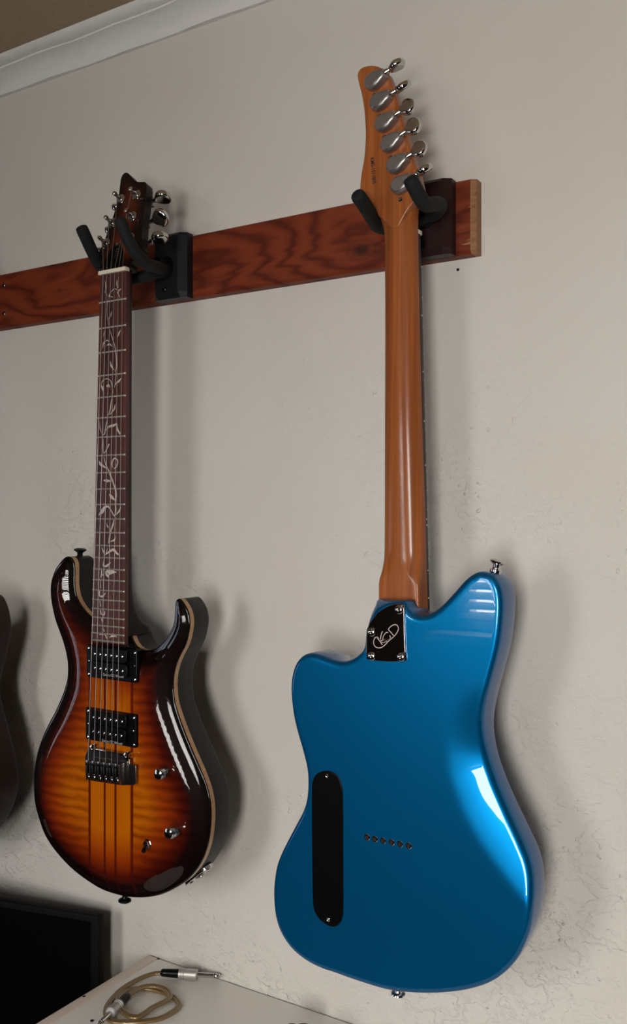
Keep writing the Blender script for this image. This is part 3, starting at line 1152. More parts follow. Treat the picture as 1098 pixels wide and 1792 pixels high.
# light wing tip under the headstock's corner
# truss rod cover
tr_ = [HP(x_, y_, 0.0002) for x_, y_ in ((186, 468), (213, 465), (217, 445), (212, 430), (206, 425), (199, 432), (190, 448))]
t2 = [((p - hp0)[0], float(np.dot(p - hp0, hu))) for p in tr_]
TC = MB().prism(smooth_closed(t2, 0.001), -0.0022, -0.0002, 0.0006, 0, hframe).build('truss_rod_cover', M_BLACKPL, G1)
for k in range(9):
    px_, py_ = 206.3 - k * 1.18 * 0.86, 431.5 + k * 4.1
    if k == 0:
        px_, py_ = 205.3, 427.5
    q0 = HP(px_, py_, 0.0024)
    sz = 0.0024 if k == 0 else 0.0017
    bb = MB()
    if k == 0:
        bb.lathe(q0, hn, [(0.0026, -0.0002), (0.0024, 0.0008), (0.0008, 0.0010)], 12)
        bb.build('cover_screw', M_CHROME, TC)
    else:
        wd = (1.9, 2.3, 1.7, 2.2, 2.0, 1.9, 2.2, 2.0)[k - 1] * 0.001
        bb.add([q0 + np.array([sx * wd, 0, 0]) + hu * sz_ * 0.0009 * (1 + 0.25 * sx) for sx, sz_ in ((-1, -1), (1, -1), (1, 1), (-1, 1))], [(0, 1, 2, 3)])
        bb.build('printed_mark', M_CHROME_DARK, TC, recalc=False)

# machine heads: bushing, post, housing, button
POSTS = [((212, 349.4), (202, 341), -1), ((197, 391), (191.4, 380), -1), ((186, 426.6), (176.4, 421), -1),
         ((240, 342), (228.5, 332), 1), ((232.4, 379.5), (221.5, 372), 1), ((229, 417), (219, 410), 1)]
post_tip = []
BTN = {3: (286, 345), 4: (281.6, 381), 5: (280, 416)}
for i, (bp, tp, side) in enumerate(POSTS):
    q0 = HP(*bp)
    ax = hn + np.array([0.0, 0, 0.12])
    ax /= np.linalg.norm(ax)
    tn = MB().lathe(q0, hn, [(0.0072, 0.0002), (0.0072, 0.0012), (0.0058, 0.0022), (0.0040, 0.0024)], 18).build('tuner', M_CHROME, G1)
    MB().lathe(q0, ax, [(0.0032, 0.001), (0.0032, 0.006), (0.0022, 0.0075), (0.0022, 0.0105), (0.0031, 0.0118), (0.0031, 0.0142), (0.002, 0.0152)], 14).build('post', M_CHROME, tn)
    post_tip.append(q0 + ax * 0.009)
    hb = q0 - hn * 0.019 + np.array([side * 0.004, 0, 0])
    MB().box(hb, (0.017, 0.010, 0.013), [[1, 0, 0], [0, math.cos(TILT), math.sin(TILT)], [0, -math.sin(TILT), math.cos(TILT)]], 0.003).build('housing', M_CHROME_DARK, tn)
    edge_x = h2[:, 0].max() if side > 0 else h2[np.argmin(np.abs(h2[:, 1] - np.dot(q0 - hp0, hu)) + (h2[:, 0] > 0) * 1.0), 0]
    if i in BTN:
        bt = P(BTN[i][0], BTN[i][1], -hb[1])
    else:
        bt = np.array([hp0[0] + edge_x - 0.013, hb[1], hb[2] + 0.004])
    b = MB().tube([hb, hb + (bt - hb) * 0.45, hb + (bt - hb) * 0.8], [0.0026, 0.0026, 0.0021], 10)
    b.lathe(hb + (bt - hb) * 0.5, bt - hb, [(0.0036, 0), (0.0036, 0.003), (0.0028, 0.004)], 12)
    b.build('shaft', M_CHROME, tn)
    dr = (bt - hb) / np.linalg.norm(bt - hb)
    roll = {3: 0.25, 4: 1.0, 5: 0.1}.get(i, 0.4)
    e2 = np.array([0, 0, 1.0]) - dr * dr[2]
    e2 /= np.linalg.norm(e2)
    e3 = np.cross(dr, e2)
    wv = e3 * math.cos(roll) + e2 * math.sin(roll)
    tv = -e3 * math.sin(roll) + e2 * math.cos(roll)
    o2 = []
    for k in range(28):
        a = 2 * math.pi * k / 28
        rx, rz = math.cos(a), math.sin(a)
        o2.append((0.0112 * rx - 0.003 * (1 - abs(rz)) * (rx < 0), 0.0118 * rz * (1 - 0.2 * max(0, -rx))))
    MB().prism(o2, -0.0046, 0.0046, 0.0032, 0.0032, lambda x, y, z: bt + dr * x + wv * z + tv * y).build('button', M_CHROME, tn)

# strings
nut_px = [181, 187.2, 194, 200.8, 207.8, 214.8]
br_px = [154.6, 164.6, 174.6, 184.8, 195.2, 205.6]
DS = 0.1435
BRY = [1330.5, 1332, 1333.5, 1335, 1336.6, 1338]
str_r = [0.00062, 0.00052, 0.00042, 0.00036, 0.00031, 0.00027]
order = [2, 1, 0, 3, 4, 5]
for i in range(6):
    a = P(nut_px[i], 477 - i * 1.1, DF + 0.0025)
    c = P(br_px[i], BRY[i], DS)
    pts = [post_tip[order[i]] + np.array([0.002 if i < 3 else -0.002, 0, 0]), a + np.array([0, 0, 0.002]), a, c]
    MB().tube(pts, str_r[i] * 1.15, 7).build('string', M_STRING, G1)


# pickups
def pickup(cpx, rows, letter_px):
    c = P(cpx[0], cpx[1], DT + 0.004)
    w, h_ = 0.0895, 0.0425
    o = [(c[0] - w / 2, c[2] - h_ / 2), (c[0] + w / 2, c[2] - h_ / 2), (c[0] + w / 2, c[2] + h_ / 2), (c[0] - w / 2, c[2] + h_ / 2)]
    o = rounded(o, 0.003)
    ring = MB().prism(o, -(DT + 0.005), -(DT - 0.004), 0.001).build('pickup', M_BLACKPL, G1)
    for r in rows:
        pa, pb = P(r[0][0], r[0][1], DT + 0.011), P(r[1][0], r[1][1], DT + 0.011)
        z_ = (pa[2] + pb[2]) / 2
        cx = (pa[0] + pb[0]) / 2
        L = pb[0] - pa[0] + 0.016
        ob = rounded([(cx - L / 2, z_ - 0.0088), (cx + L / 2, z_ - 0.0088), (cx + L / 2, z_ + 0.0088), (cx - L / 2, z_ + 0.0088)], 0.006)
        bob = MB().prism(ob, -(DT + 0.0105), -(DT + 0.002), 0.0008).build('bobbin', M_BLACKPL, ring)
        for k in range(6):
            MB().lathe((pa[0] + (pb[0] - pa[0]) * k / 5, -(DT + 0.0105), z_), (0, -1, 0),
                       [(0.0024, -0.0005), (0.0024, 0.0005), (0.0017, 0.0010), (0.0006, 0.0009)], 12).build('pole_screw', M_CHROME, ring)
    for sx in (-1, 1):
        for sz in (-1, 1):
            MB().lathe((c[0] + sx * (w / 2 - 0.004), -(DT + 0.005), c[2] + sz * (h_ / 2 - 0.0042)), (0, -1, 0),
                       [(0.0022, -0.0005), (0.0022, 0.0004), (0.0013, 0.0011), (0.0004, 0.0010)], 12).build('ring_screw', M_CHROME, ring)
        MB().lathe((c[0] + sx * (w / 2 - 0.0045), -(DT + 0.005), c[2]), (0, -1, 0),
                   [(0.0016, -0.0005), (0.0016, 0.0005), (0.0008, 0.0009)], 10).build('height_screw', M_CHROME, ring)
    lp = P(letter_px[0], letter_px[1], DT + 0.0108)
    text_mesh('lettering', 'Zentry OC Wound', 0.0046, lp, (1, 0, 0), (0, 0, 1), M_WHITEPRINT, ring, font_w=0.036)


def rounded(o, r, k=5):
    o = np.array(o)
    n_ = len(o)
    out_ = []
    for i in range(n_):
        p, a, c = o[i], o[i - 1], o[(i + 1) % n_]
        u1 = (a - p) / np.linalg.norm(a - p)
        u2 = (c - p) / np.linalg.norm(c - p)
        for t_ in np.linspace(0, 1, k):
            q0 = p + u1 * r
            q2 = p + u2 * r
            out_.append((1 - t_) ** 2 * q0 + 2 * t_ * (1 - t_) * p + t_ * t_ * q2)
    return np.array(out_)


pickup((195.5, 1161), (((165, 1144.5), (213, 1148.5)), ((165, 1169), (213.5, 1173.5))), (180, 1182))
pickup((194, 1272.5), (((162.8, 1255.3), (212.3, 1262)), ((162, 1280), (211, 1287))), (178, 1297.5))

# vibrato bridge
BD = DT + 0.006
bo = [(148.6, 1322), (153.7, 1311.5), (168, 1309), (214, 1319.5), (226, 1327), (227, 1337), (237.7, 1339.7), (238, 1371), (234, 1374), (212.9, 1374.5), (156, 1366), (149.5, 1359)]
br = MB().prism(rounded(XZ(bo, BD), 0.0012, 3), -BD, -BD + 0.004, 0.0008).build('bridge', M_CHROME_DARK, G1)
bl, brr = P(152.3, 1348, BD + 0.006), P(213, 1356, BD + 0.006)
for k in range(6):
    x_ = bl[0] + (brr[0] - bl[0]) * (k + 0.5) / 6
    z_ = (P(157 + k * 10.2, 1347 + k * 1.3, BD + 0.006))[2]
    wS = (brr[0] - bl[0]) / 6 * 0.9
    b = MB()
    b.box((x_ - wS * 0.32, -BD - 0.0045, z_), (wS * 0.3, 0.009, 0.026), bevel=0.0008)
    b.box((x_ + wS * 0.32, -BD - 0.0045, z_), (wS * 0.3, 0.009, 0.026), bevel=0.0008)
    b.box((x_, -BD - 0.0035, z_ - 0.009), (wS * 0.9, 0.008, 0.008), bevel=0.0008)
    b.box((x_, -BD - 0.005, z_ + 0.0095), (wS * 0.9, 0.0095, 0.007), bevel=0.0014)
    sd = b.build('saddle', M_CHROME_DARK, br)
    MB().lathe((x_, -BD - 0.0078, z_ - 0.0085), (0, -1, -0.25), [(0.0025, -0.001), (0.0025, 0.0006), (0.0016, 0.0014), (0.0006, 0.0012)], 12).build('saddle_screw', M_CHROME, br)
for (cx, cy) in ((165.5, 1308.5), (225, 1322)):
    q0 = P(cx, cy, BD)
    MB().lathe(q0, (0, -1, 0), [(0.0048, -0.006), (0.0048, 0.0), (0.0030, 0.0006), (0.0030, 0.002), (0.0048, 0.0024), (0.0046, 0.0044), (0.0026, 0.0048), (0.0022, 0.0036)], 18).build('pivot_post', M_CHROME, br)
pa, pb = P(169, 1311, BD + 0.002), P(215, 1320, BD + 0.002)
MB().box(((pa[0] + pb[0]) / 2, pa[1], (pa[2] + pb[2]) / 2), (pb[0] - pa[0], 0.004, 0.0025), bevel=0.0008).build('front_lip', M_CHROME, br)

# knobs, switch, strap buttons, output jack
for (cx, cy) in ((276, 1356), (294, 1459.5)):
    q0 = P(cx, cy, DT + 0.0175)
    kb = MB().lathe((q0[0], -(DT - 0.004), q0[2]), (0, -1, 0),
                    [(0.0088, 0), (0.0088, 0.0012), (0.0082, 0.0016), (0.0082, 0.0150), (0.0075, 0.017), (0.0078, 0.0175), (0.0076, 0.019), (0.0062, 0.0212), (0.0035, 0.0223), (0.0005, 0.0226)], 28).build('knob', M_CHROME, G1)
q0 = P(258.5, 1477, DT + 0.001)
sw = MB().lathe((q0[0], -(DT - 0.004), q0[2]), (0, -1, 0), [(0.0066, 0), (0.0066, 0.0052), (0.0052, 0.0054), (0.0052, 0.0085), (0.004, 0.009)], 6).build('toggle_switch', M_CHROME, G1, angle=20)
b0 = np.array([q0[0], -(DT + 0.004), q0[2]])
tip = P(251, 1490.5, DT + 0.013)
MB().tube([b0, b0 + (tip - b0) * 0.4, b0 + (tip - b0) * 0.8, tip, tip + (tip - b0) * 0.08], [0.0018, 0.002, 0.0029, 0.0028, 0.0012], 12).build('lever', M_BLACKPL, sw)
q0 = P(140, 974.5, 0.092)
MB().lathe(q0, (0.05, 0, 1), [(0.0062, -0.003), (0.0062, 0.0006), (0.0045, 0.0014), (0.0036, 0.0035), (0.0042, 0.006), (0.0085, 0.0088), (0.0088, 0.0105), (0.006, 0.012), (0.002, 0.0124)], 20).build('strap_button', M_BLACKMETAL, G1)
q0 = P(219, 1563, 0.095)
MB().lathe(q0, (-0.05, 0, -1), [(0.0062, -0.004), (0.0062, 0.0006), (0.0045, 0.0014), (0.0036, 0.0035), (0.0042, 0.006), (0.0085, 0.0088), (0.0088, 0.0105), (0.006, 0.012), (0.002, 0.0124)], 20).build('strap_button', M_BLACKMETAL, G1)
# jack plate on the side
mid = (DR - 0.0085 + DB_) / 2
tgt = P(352, 1533, mid)
ji = np.argmin(np.linalg.norm(rim - np.array([tgt[0], tgt[2]]), axis=1))
jn = np.array([nrm[ji][0], 0, nrm[ji][1]])
jn /= np.linalg.norm(jn)
jt = np.array([-jn[2], 0, jn[0]])
jc = np.array([rim[ji][0], -mid, rim[ji][1]]) + jn * 0.0005
o2 = [(0.024 * math.copysign(abs(math.cos(a)) ** 0.8, math.cos(a)), 0.0125 * math.copysign(abs(math.sin(a)) ** 0.8, math.sin(a))) for a in np.linspace(0, 2 * math.pi, 36, endpoint=False)]
jp = MB().prism(o2, -0.0016, 0.002, 0.0006, 0.0, lambda x, y, z: jc + jt * x + np.array([0, 1.0, 0]) * z - jn * y).build('jack_plate', M_CHROME, G1)
MB().lathe(jc + jn * 0.0015, jn, [(0.0065, 0), (0.006, 0.0012), (0.0048, 0.0014), (0.0045, -0.001)], 18).build('jack_socket', M_CHROME_DARK, jp)
for sx in (-1, 1):
    MB().lathe(jc + jn * 0.0015 + jt * sx * 0.0175, jn, [(0.0028, 0), (0.0024, 0.001), (0.0008, 0.0012)], 12).build('screw', M_CHROME_DARK, jp)

# ================================================================== BLUE GUITAR (back to the room)
BB, BFD = 0.130, 0.086       # back and front of the body off the wall
NB = 0.084                   # underside of the fretboard
OUT = []
OUT += XZ([(655, 1050), (683, 1050.4), (711, 1051)], 0.124)
OUT += XZ([(716, 1060), (722, 1069), (731, 1074.5), (744, 1076), (757, 1072.5), (771, 1063), (785, 1049.5), (800, 1033), (816, 1015), (830, 1004.5), (843, 1000)], 0.124)
OUT += XZ([(881, 1001), (892, 1012), (899, 1029), (901.7, 1050), (901.2, 1072), (898.5, 1102), (893, 1133), (885.5, 1162), (878, 1190), (871, 1216), (865.5, 1245), (864, 1268),
           (866, 1292), (872, 1320), (884, 1356), (900, 1394), (917, 1430), (933, 1463), (944.5, 1490), (950.7, 1515), (953, 1541), (952.5, 1566), (950, 1590), (945.7, 1609), (937, 1632)], 0.0925)
OUT += XZ([(908, 1675), (892, 1694.6), (872, 1711), (848, 1723), (812, 1732.5), (768, 1737), (725, 1736.5), (688, 1732.5), (659, 1725.5), (616, 1711.5), (586, 1700.5), (570, 1695.5),
           (548.7, 1686), (528.6, 1673), (510, 1655.5), (495, 1633), (486, 1609), (481.9, 1584), (481, 1556), (482.8, 1534), (487, 1512), (495.2, 1490.5), (507, 1467), (520, 1442.5), (532, 1419.5),
           (538.3, 1400), (540.8, 1375), (539.6, 1346), (532, 1313), (522.5, 1280), (516, 1252), (512.2, 1222), (511.5, 1196), (515, 1174), (522, 1157.5), (532.5, 1146.5), (544, 1142.5), (556, 1143.5),
           (569, 1147.5), (580, 1152), (592, 1155.5), (604, 1156.5), (616, 1153.5), (627, 1147), (635.5, 1139), (640.5, 1128), (642, 1105), (645.5, 1078), (650, 1060)], 0.124)
bo = smooth_closed(OUT, 0.003, 2)
G2B = P(700, 1735, 0.11)
G2 = empty('electric_guitar', (G2B[0], -0.108, G2B[2]), 'metallic blue electric guitar hanging with its back to the room', 'guitar', 'electric guitars hanging from the board')
RB = 0.007
vp, ed, fs = surface(bo, [0.0003, 0.001, 0.002, 0.0035, 0.005, 0.007, 0.009], 0.0042)
t_ = np.minimum(ed, RB)
drop = RB - np.sqrt(np.maximum(0, RB ** 2 - (RB - t_) ** 2))
# belly contour
CUT = XZ([(818, 1120), (803, 1180), (789, 1230), (779, 1275), (776, 1310), (780, 1350), (790, 1382), (808, 1427), (833, 1472), (863, 1515), (892, 1554), (917, 1584), (945, 1616)], BB)
cutc = smooth_open(CUT, 6)
cd, sg = seg_dist(vp, cutc, False)
zc_ = vp[:, 1]
za, zb_ = P(800, 1190, BB)[2], P(800, 1330, BB)[2]
fade = np.clip((za - zc_) / (za - zb_), 0, 1)
fade = fade * fade * (3 - 2 * fade)
side = np.where((sg > 0), cd, 0)
zmin = cutc[-1][1]
side = np.where(zc_ < zmin, 0, side)
rr = 0.006
lin_ = np.where(side < rr, side ** 2 / (2 * rr), side - rr / 2)
cutd = (math.tan(math.radians(12)) * lin_ + 1.9 * lin_ ** 2) * fade
# heel bevel outside the neck plate
HE = smooth_open(XZ([(632, 1150), (640, 1118), (646, 1092), (656, 1075), (668, 1063.5), (681, 1056.5), (695, 1053.2), (706, 1053.5), (714, 1060), (722, 1070)], BB), 6)
hd, hs = seg_dist(vp, HE, False)
zh = P(690, 1115, BB)[2]
hev = np.where((hs > 0) & (zc_ > zh) & (vp[:, 0] < P(719, 1060, BB)[0]), hd, 0) * 1.1
tot = np.maximum(drop, 0)
tot = np.minimum(drop + cutd + np.minimum(hev, 0.012), BB - BFD - 0.010)
v3, f3 = sheet(vp, -(BB - tot), fs)
n = len(bo)
bb = MB().add(v3, f3)
# boundary ring of the sheet = its first n vertices, in order
nr2 = poly_normals(bo)
ring_y = [-(BB - tot[i]) for i in range(n)]
base_i = len(bb.v)
lv = []
for e, d in ((0, BFD + 0.006), (0.0008, BFD + 0.003), (0.0025, BFD + 0.0008), (0.006, BFD)):
    lv.append([(p[0], -d, p[1]) for p in bo - nr2 * e])
vs_ = [p for l in lv for p in l]
fs2 = []
m0 = 0
for k in range(n):
    k2 = (k + 1) % n
    fs2.append((k, k2, base_i + k2, base_i + k))
for i in range(3):
    for k in range(n):
        k2 = (k + 1) % n
        fs2.append((base_i + i * n + k, base_i + i * n + k2, base_i + (i + 1) * n + k2, base_i + (i + 1) * n + k))
fs2.append(tuple(base_i + 3 * n + k for k in range(n)))
bb.v += [tuple(float(c) for c in p) for p in vs_]
bb.f += fs2
bb.build('body', M_BLUE, G2, angle=60)

# neck with fretboard on the wall side
NK = [  # py, left px, right px, depth of back, squareness, left depth ref
    (345, 655, 740, 0.0125, 2.6), (362, 662, 734.5, 0.0135, 2.4), (378, 670, 732.5, 0.0150, 2.2), (395, 675, 732.3, 0.0158, 2.1), (412, 676.3, 732.6, 0.0160, 2.1), (429, 676.8, 733, 0.0160, 2.1), (588, 677, 736.2, 0.0165, 2.1),
    (746, 677, 740.2, 0.0172, 2.2), (905, 677, 745, 0.0178, 2.3), (960, 677, 746.3, 0.0182, 2.4), (980, 677, 746.8, 0.0188, 2.6), (992, 677, 747, 0.0200, 3.2),
    (1003, 677, 747.2, 0.0210, 4.5), (1012, 677, 747.5, 0.0214, 8), (1022, 677, 747.8, 0.0216, 14), (1050, 677.2, 748.8, 0.0216, 16), (1068, 677.2, 749.2, 0.0216, 16)]
secs = []
for py, a, c, dp, nq in NK:
    qa, qc = P(a, py, NB), P(c, py, NB)
    secs.append((P(706, py, NB + 0.008)[2], qa[0], qc[0], -NB, -NB - dp, nq))
MB().add(*loft(secs, 28)).build('neck', M_MAPLE, G2, angle=40)
fo = [P(677.5, 413, NB - 0.006), P(736.6, 413, NB - 0.006), P(754, 1080, NB - 0.006), P(682, 1080, NB - 0.006)]
xA, xB = P(676, 413, NB)[0], P(736.9, 413, NB - 0.006)[0]
xC, xD = P(676.5, 1068, NB)[0], P(753.2, 1050, NB - 0.006)[0]
zt, zb2 = P(706, 413, NB)[2], P(706, 1070, NB)[2]
fb2 = MB().prism([(xA, zt), (xB, zt), (xD, zb2), (xC, zb2)], -NB, -NB + 0.006, 0.0, 0.001).build('fretboard', M_EBONY, G2, angle=25)
SL2 = 0.648
zn2 = P(706, 413, NB - 0.003)[2]
for k in range(1, 22):
    z_ = zn2 - SL2 * (1 - 2 ** (-k / 12))
    if z_ < zb2:
        break
    t_ = (zt - z_) / (zt - zb2)
    MB().tube([(xA + (xC - xA) * t_, -NB + 0.0062, z_), (xB + (xD - xB) * t_, -NB + 0.0062, z_)], 0.0009, 8).build('fret', M_NICKEL, fb2)
for py in (551.7, 650, 737, 814, 908.6, 919, 998, 1046):
    z_ = P(742, py, NB - 0.003)[2]
    t_ = (zt - z_) / (zt - zb2)
    MB().lathe((xB + (xD - xB) * t_ - 0.0003, -NB + 0.003, z_), (1, 0, 0), [(0.0010, -0.001), (0.0010, 0.0005), (0.0003, 0.0006)], 10).build('side_dot', M_BONE, fb2)
MB().box(((xA + xB) / 2, -NB + 0.0055, zt + 0.0025), (xB - xA, 0.009, 0.005), bevel=0.001).build('nut', M_BONE, G2)

# headstock, flat, wall side set back
HBK, HFR = 0.1005, 0.0865
HO = XZ([(703, 388), (697, 398), (690, 401), (683, 398), (676, 391), (661, 377), (646, 362), (634, 348), (629.8, 333), (631, 309.6), (637.2, 271), (639.2, 233), (637, 194.8), (632.2, 164), (626.2, 140), (625.6, 127),
         (632.3, 118), (646, 114), (659, 115), (669, 119.8), (678, 128)], HBK)
HO += XZ([(691.5, 150), (698.5, 172), (707.8, 205), (715.5, 232), (722, 257.5), (730, 284), (738, 309.6), (744, 332), (745.5, 345)], HFR + 0.004)
HO += XZ([(727, 352), (714, 368)], HBK)
ho = smooth_closed(HO, 0.002, 1)
HS2 = MB().prism(ho, -HBK, -HFR, 0.0025, 0.002).build('headstock', M_MAPLE, G2, angle=50)
# serial number, burnt in, read top to bottom
s0 = P(648.6, 276.5, HBK + 0.0002)
s1 = P(652.6, 322, HBK + 0.0002)
dz_ = s1 - s0
L = np.linalg.norm(dz_)
dz_ /= L
text_mesh('serial_number', 'KM5-1511005', 0.0062, s0, dz_, (-dz_[2], 0, dz_[0]), M_DARKPRINT, HS2, font_w=L, bold=0.03)

TUN = [((656.5, 146), (694, 115), 0.25), ((665.5, 182), (705, 152), 0.5), ((674.4, 219), (713, 188), 1.25), ((684.6, 254.7), (722, 222.5), 1.3), ((694.8, 291.7), (733, 262), 1.2), ((702.4, 327.4), (742, 297.5), 0.45)]
for (hc, bc, roll) in TUN:
    c = P(hc[0], hc[1], HBK)
    bt = P(bc[0], bc[1], HBK + 0.004)
    d2 = bt - c
    d2[1] = 0
    d2 /= np.linalg.norm(d2)
    # teardrop housing outline: round at the post, narrowing to the shaft
    w2 = np.array([-d2[2], 0, d2[0]])
    o2 = []
    for k in range(21):
        a = math.pi / 2 + math.pi * k / 20
        o2.append((0.0094 * math.cos(a), 0.0090 * math.sin(a)))
    o2 += [(0.006, -0.0088), (0.011, -0.0066), (0.0165, -0.0050), (0.0165, 0.0050), (0.011, 0.0066), (0.006, 0.0088)]
    fr = lambda x, y, z: c + d2 * x + w2 * z + np.array([0, y, 0])
    th = MB().prism(o2, -0.0105, 0.0004, 0.0035, 0.0, fr).build('tuner', M_TUNER, G2, angle=50)
    MB().lathe(c + np.array([0, -0.0103, 0]), (0, -1, 0), [(0.0074, -0.0005), (0.0074, 0.0004), (0.0068, 0.0009)], 22).build('housing_cap', M_TUNER, th)
    lug = c - d2 * 0.0025 + np.array([0.0018, 0, -0.0125])
    MB().lathe(lug, (0, -1, 0), [(0.0026, 0), (0.0026, 0.0012), (0.0016, 0.0022), (0.0005, 0.0022)], 12).build('screw', M_CHROME, th)
    s_a = c + d2 * 0.012 + np.array([0, -0.0055, 0])
    MB().tube([s_a, s_a + d2 * 0.006, bt - d2 * 0.006], [0.0036, 0.0034, 0.0026], 12).build('shaft', M_CHROME, th)
    wv = w2 * math.sin(roll) + np.array([0, 1.0, 0]) * math.cos(roll)
    tv = np.cross(d2, wv)
    o3 = []
    for k in range(30):
        a = 2 * math.pi * k / 30
        rx, rz = math.cos(a), math.sin(a)
        o3.append((0.0098 * rx + 0.0005, 0.0108 * rz * (1 - 0.35 * max(0, -rx))))
    MB().prism(o3, -0.0040, 0.0040, 0.0031, 0.0031, lambda x, y, z: bt + d2 * x + wv * z + tv * y).build('button', M_CHROME, th)
    MB().lathe(c + np.array([0, 0.0135, 0]), (0, 1, 0), [(0.0055, 0), (0.005, 0.002), (0.003, 0.0025), (0.003, 0.017), (0.0022, 0.018)], 14).build('post', M_CHROME, th)

# engraved neck plate
NP = [(642.2, 1102), (647.3, 1091), (654.6, 1080.8), (661.9, 1072), (672, 1064.8), (682.3, 1059.7), (692.5, 1056.8), (702.7, 1056.4), (707, 1059), (708.9, 1069), (709.2, 1105.6), (710.7, 1134.7), (712, 1153.7),
      (710, 1157.3), (683.7, 1158), (654.6, 1156), (643, 1153.7), (641.8, 1142)]
npz = XZ(NP, BB + 0.001)
npl = MB().prism(npz, -BB - 0.0022, -BB + 0.001, 0.0008).build('neck_plate', M_CHROME_DARK, G2, angle=30)
npl['label'] = 'chrome neck plate engraved KGD'
npl.data.materials[0] = mat('polished_neck_plate', rgb(150, 138, 136), 0.06, 1.0)
for (cx, cy) in ((699, 1067), (650.5, 1106.3), (650.8, 1148.3), (702.3, 1149.8)):
    q0 = P(cx, cy, BB + 0.0022)
    MB().lathe(q0, (0, -1, 0), [(0.0050, -0.0005), (0.0050, 0.0002), (0.0046, 0.0010), (0.0036, 0.0018), (0.0018, 0.0022), (0.0010, 0.0012)], 20).build('neck_screw', M_CHROME, npl)
LOGO = [([(320, 1065), (285, 1030), (235, 1040), (203, 1100), (195, 1170), (220, 1240), (270, 1278), (340, 1288), (410, 1262), (480, 1205), (550, 1125), (620, 1070), (690, 1005), (740, 945), (783, 870), (790, 805), (762, 748), (705, 728), (635, 755), (575, 805), (555, 850), (620, 925), (690, 1005)], 20),
        ([(412, 885), (382, 955), (356, 1085)], 20), ([(285, 1050), (340, 1120), (405, 1215)], 22), ([(345, 1122), (430, 1098), (520, 1092), (615, 1070)], 18), ([(350, 1135), (440, 1158), (520, 1115)], 12),
        ([(545, 915), (495, 922), (445, 980), (420, 1050), (432, 1092), (520, 1092), (600, 1058), (580, 985)], 18), ([(205, 1035), (235, 1065)], 12)]
b = MB()
for pts, w in LOGO:
    b.ribbon(XZ([(640 + x / 13.725, 1040 + y / 13.725) for x, y in pts], BB + 0.0023), [w / 13.725 / 1480.0] * 2, -BB - 0.0023)
b.build('engraved_logo', M_ETCH, npl, recalc=False)

# control cavity cover
CV = [(547, 1385), (548, 1369), (552, 1358), (560, 1351), (573.7, 1348.5), (586, 1352.5), (594, 1361), (599, 1375), (600.8, 1396), (601.2, 1500), (601.3, 1590), (599.5, 1606), (595, 1616), (585.6, 1621.5), (573.7, 1618), (560, 1607.5),
      (551.5, 1593), (548.8, 1572), (547.5, 1480)]
cvx = smooth_closed(XZ(CV, BB), 0.002, 1)
cv = MB().prism(cvx, -BB - 0.0016, -BB + 0.001, 0.0006).build('cavity_cover', M_BLACKPL, G2, angle=30)
for (cx, cy) in ((572.5, 1357.5), (574.8, 1609)):
    MB().lathe(P(cx, cy, BB + 0.0015), (0, -1, 0), [(0.0024, -0.0005), (0.0024, 0.0004), (0.0014, 0.0011), (0.0005, 0.0008)], 14).build('screw', M_CHROME, cv)
# string ferrules
for (cx, cy) in ((643, 1465), (656.7, 1468), (671, 1471), (686, 1474), (700.8, 1477), (716, 1480)):
    q0 = P(cx, cy, BB)
    fe = MB().lathe(q0, (0, -1, 0), [(0.0036, -0.002), (0.0036, 0.0004), (0.0031, 0.0009), (0.0021, 0.0008), (0.0017, 0.0002)], 18).build('string_ferrule', M_CHROME, G2)
    MB().lathe(q0, (0, -1, 0), [(0.0019, -0.001), (0.0019, 0.0005)], 14).build('ferrule_hole', M_HOLE, fe)
q0 = P(868, 999, 0.106)
MB().lathe(q0, (0.22, 0, 1), [(0.0062, -0.004), (0.0062, 0.0012), (0.0048, 0.002), (0.0038, 0.004), (0.0042, 0.0065), (0.0078, 0.009), (0.0082, 0.0105), (0.0064, 0.012), (0.002, 0.0126)], 20).build('strap_button', M_CHROME, G2)
q0 = P(698, 1727, 0.108)
MB().lathe(q0, (-0.05, 0, -1), [(0.0062, -0.006), (0.0062, 0.0012), (0.0048, 0.002), (0.0036, 0.0035), (0.0042, 0.005), (0.0076, 0.0066), (0.008, 0.0078), (0.0064, 0.009), (0.002, 0.0096)], 20).build('strap_button', M_CHROME, G2)

# ================================================================== DARK GUITAR AT THE LEFT EDGE
D3 = 0.12
D3S = 0.08
cx3 = P(-128, 1400, D3)[0]
half = XZ([(-30, 1074), (-22, 1052), (-10, 1040), (2, 1042), (11, 1059), (16.5, 1083), (17, 1105), (12.5, 1135), (5, 1165), (-1, 1190), (-2, 1210), (1, 1230), (10, 1265), (20, 1305), (27.5, 1342), (30, 1368),
           (27, 1392), (15, 1425), (-10, 1458), (-50, 1483)], D3S)
full = [(cx3, P(-100, 1108, D3)[2]), (cx3 + 0.03, P(-76, 1108, D3)[2]), (cx3 + 0.06, P(-45, 1096, D3)[2])] + half
full += [(cx3 + 0.0, P(-100, 1492, D3)[2])] + [(2 * cx3 - x, z + (0.015 if i < 8 else 0)) for i, (x, z) in reversed(list(enumerate(half)))]
full += [(cx3 - 0.06, P(-45, 1096, D3)[2]), (cx3 - 0.03, P(-76, 1108, D3)[2])]
o3 = smooth_closed(full, 0.005, 2)
zb3 = o3[:, 1].min()
G3 = empty('electric_guitar', (cx3, -0.085, zb3), 'dark brown guitar beside the sunburst guitar, mostly hidden past the picture edge', 'guitar', 'electric guitars hanging from the board')
MB().prism(o3, -D3, -D3 + 0.045, 0.007, 0.005).build('body', M_DARKBODY, G3, angle=60)
dz3 = 0.0
zn3 = zn - dz3
zh3 = P(-100, 1130, D3)[2]
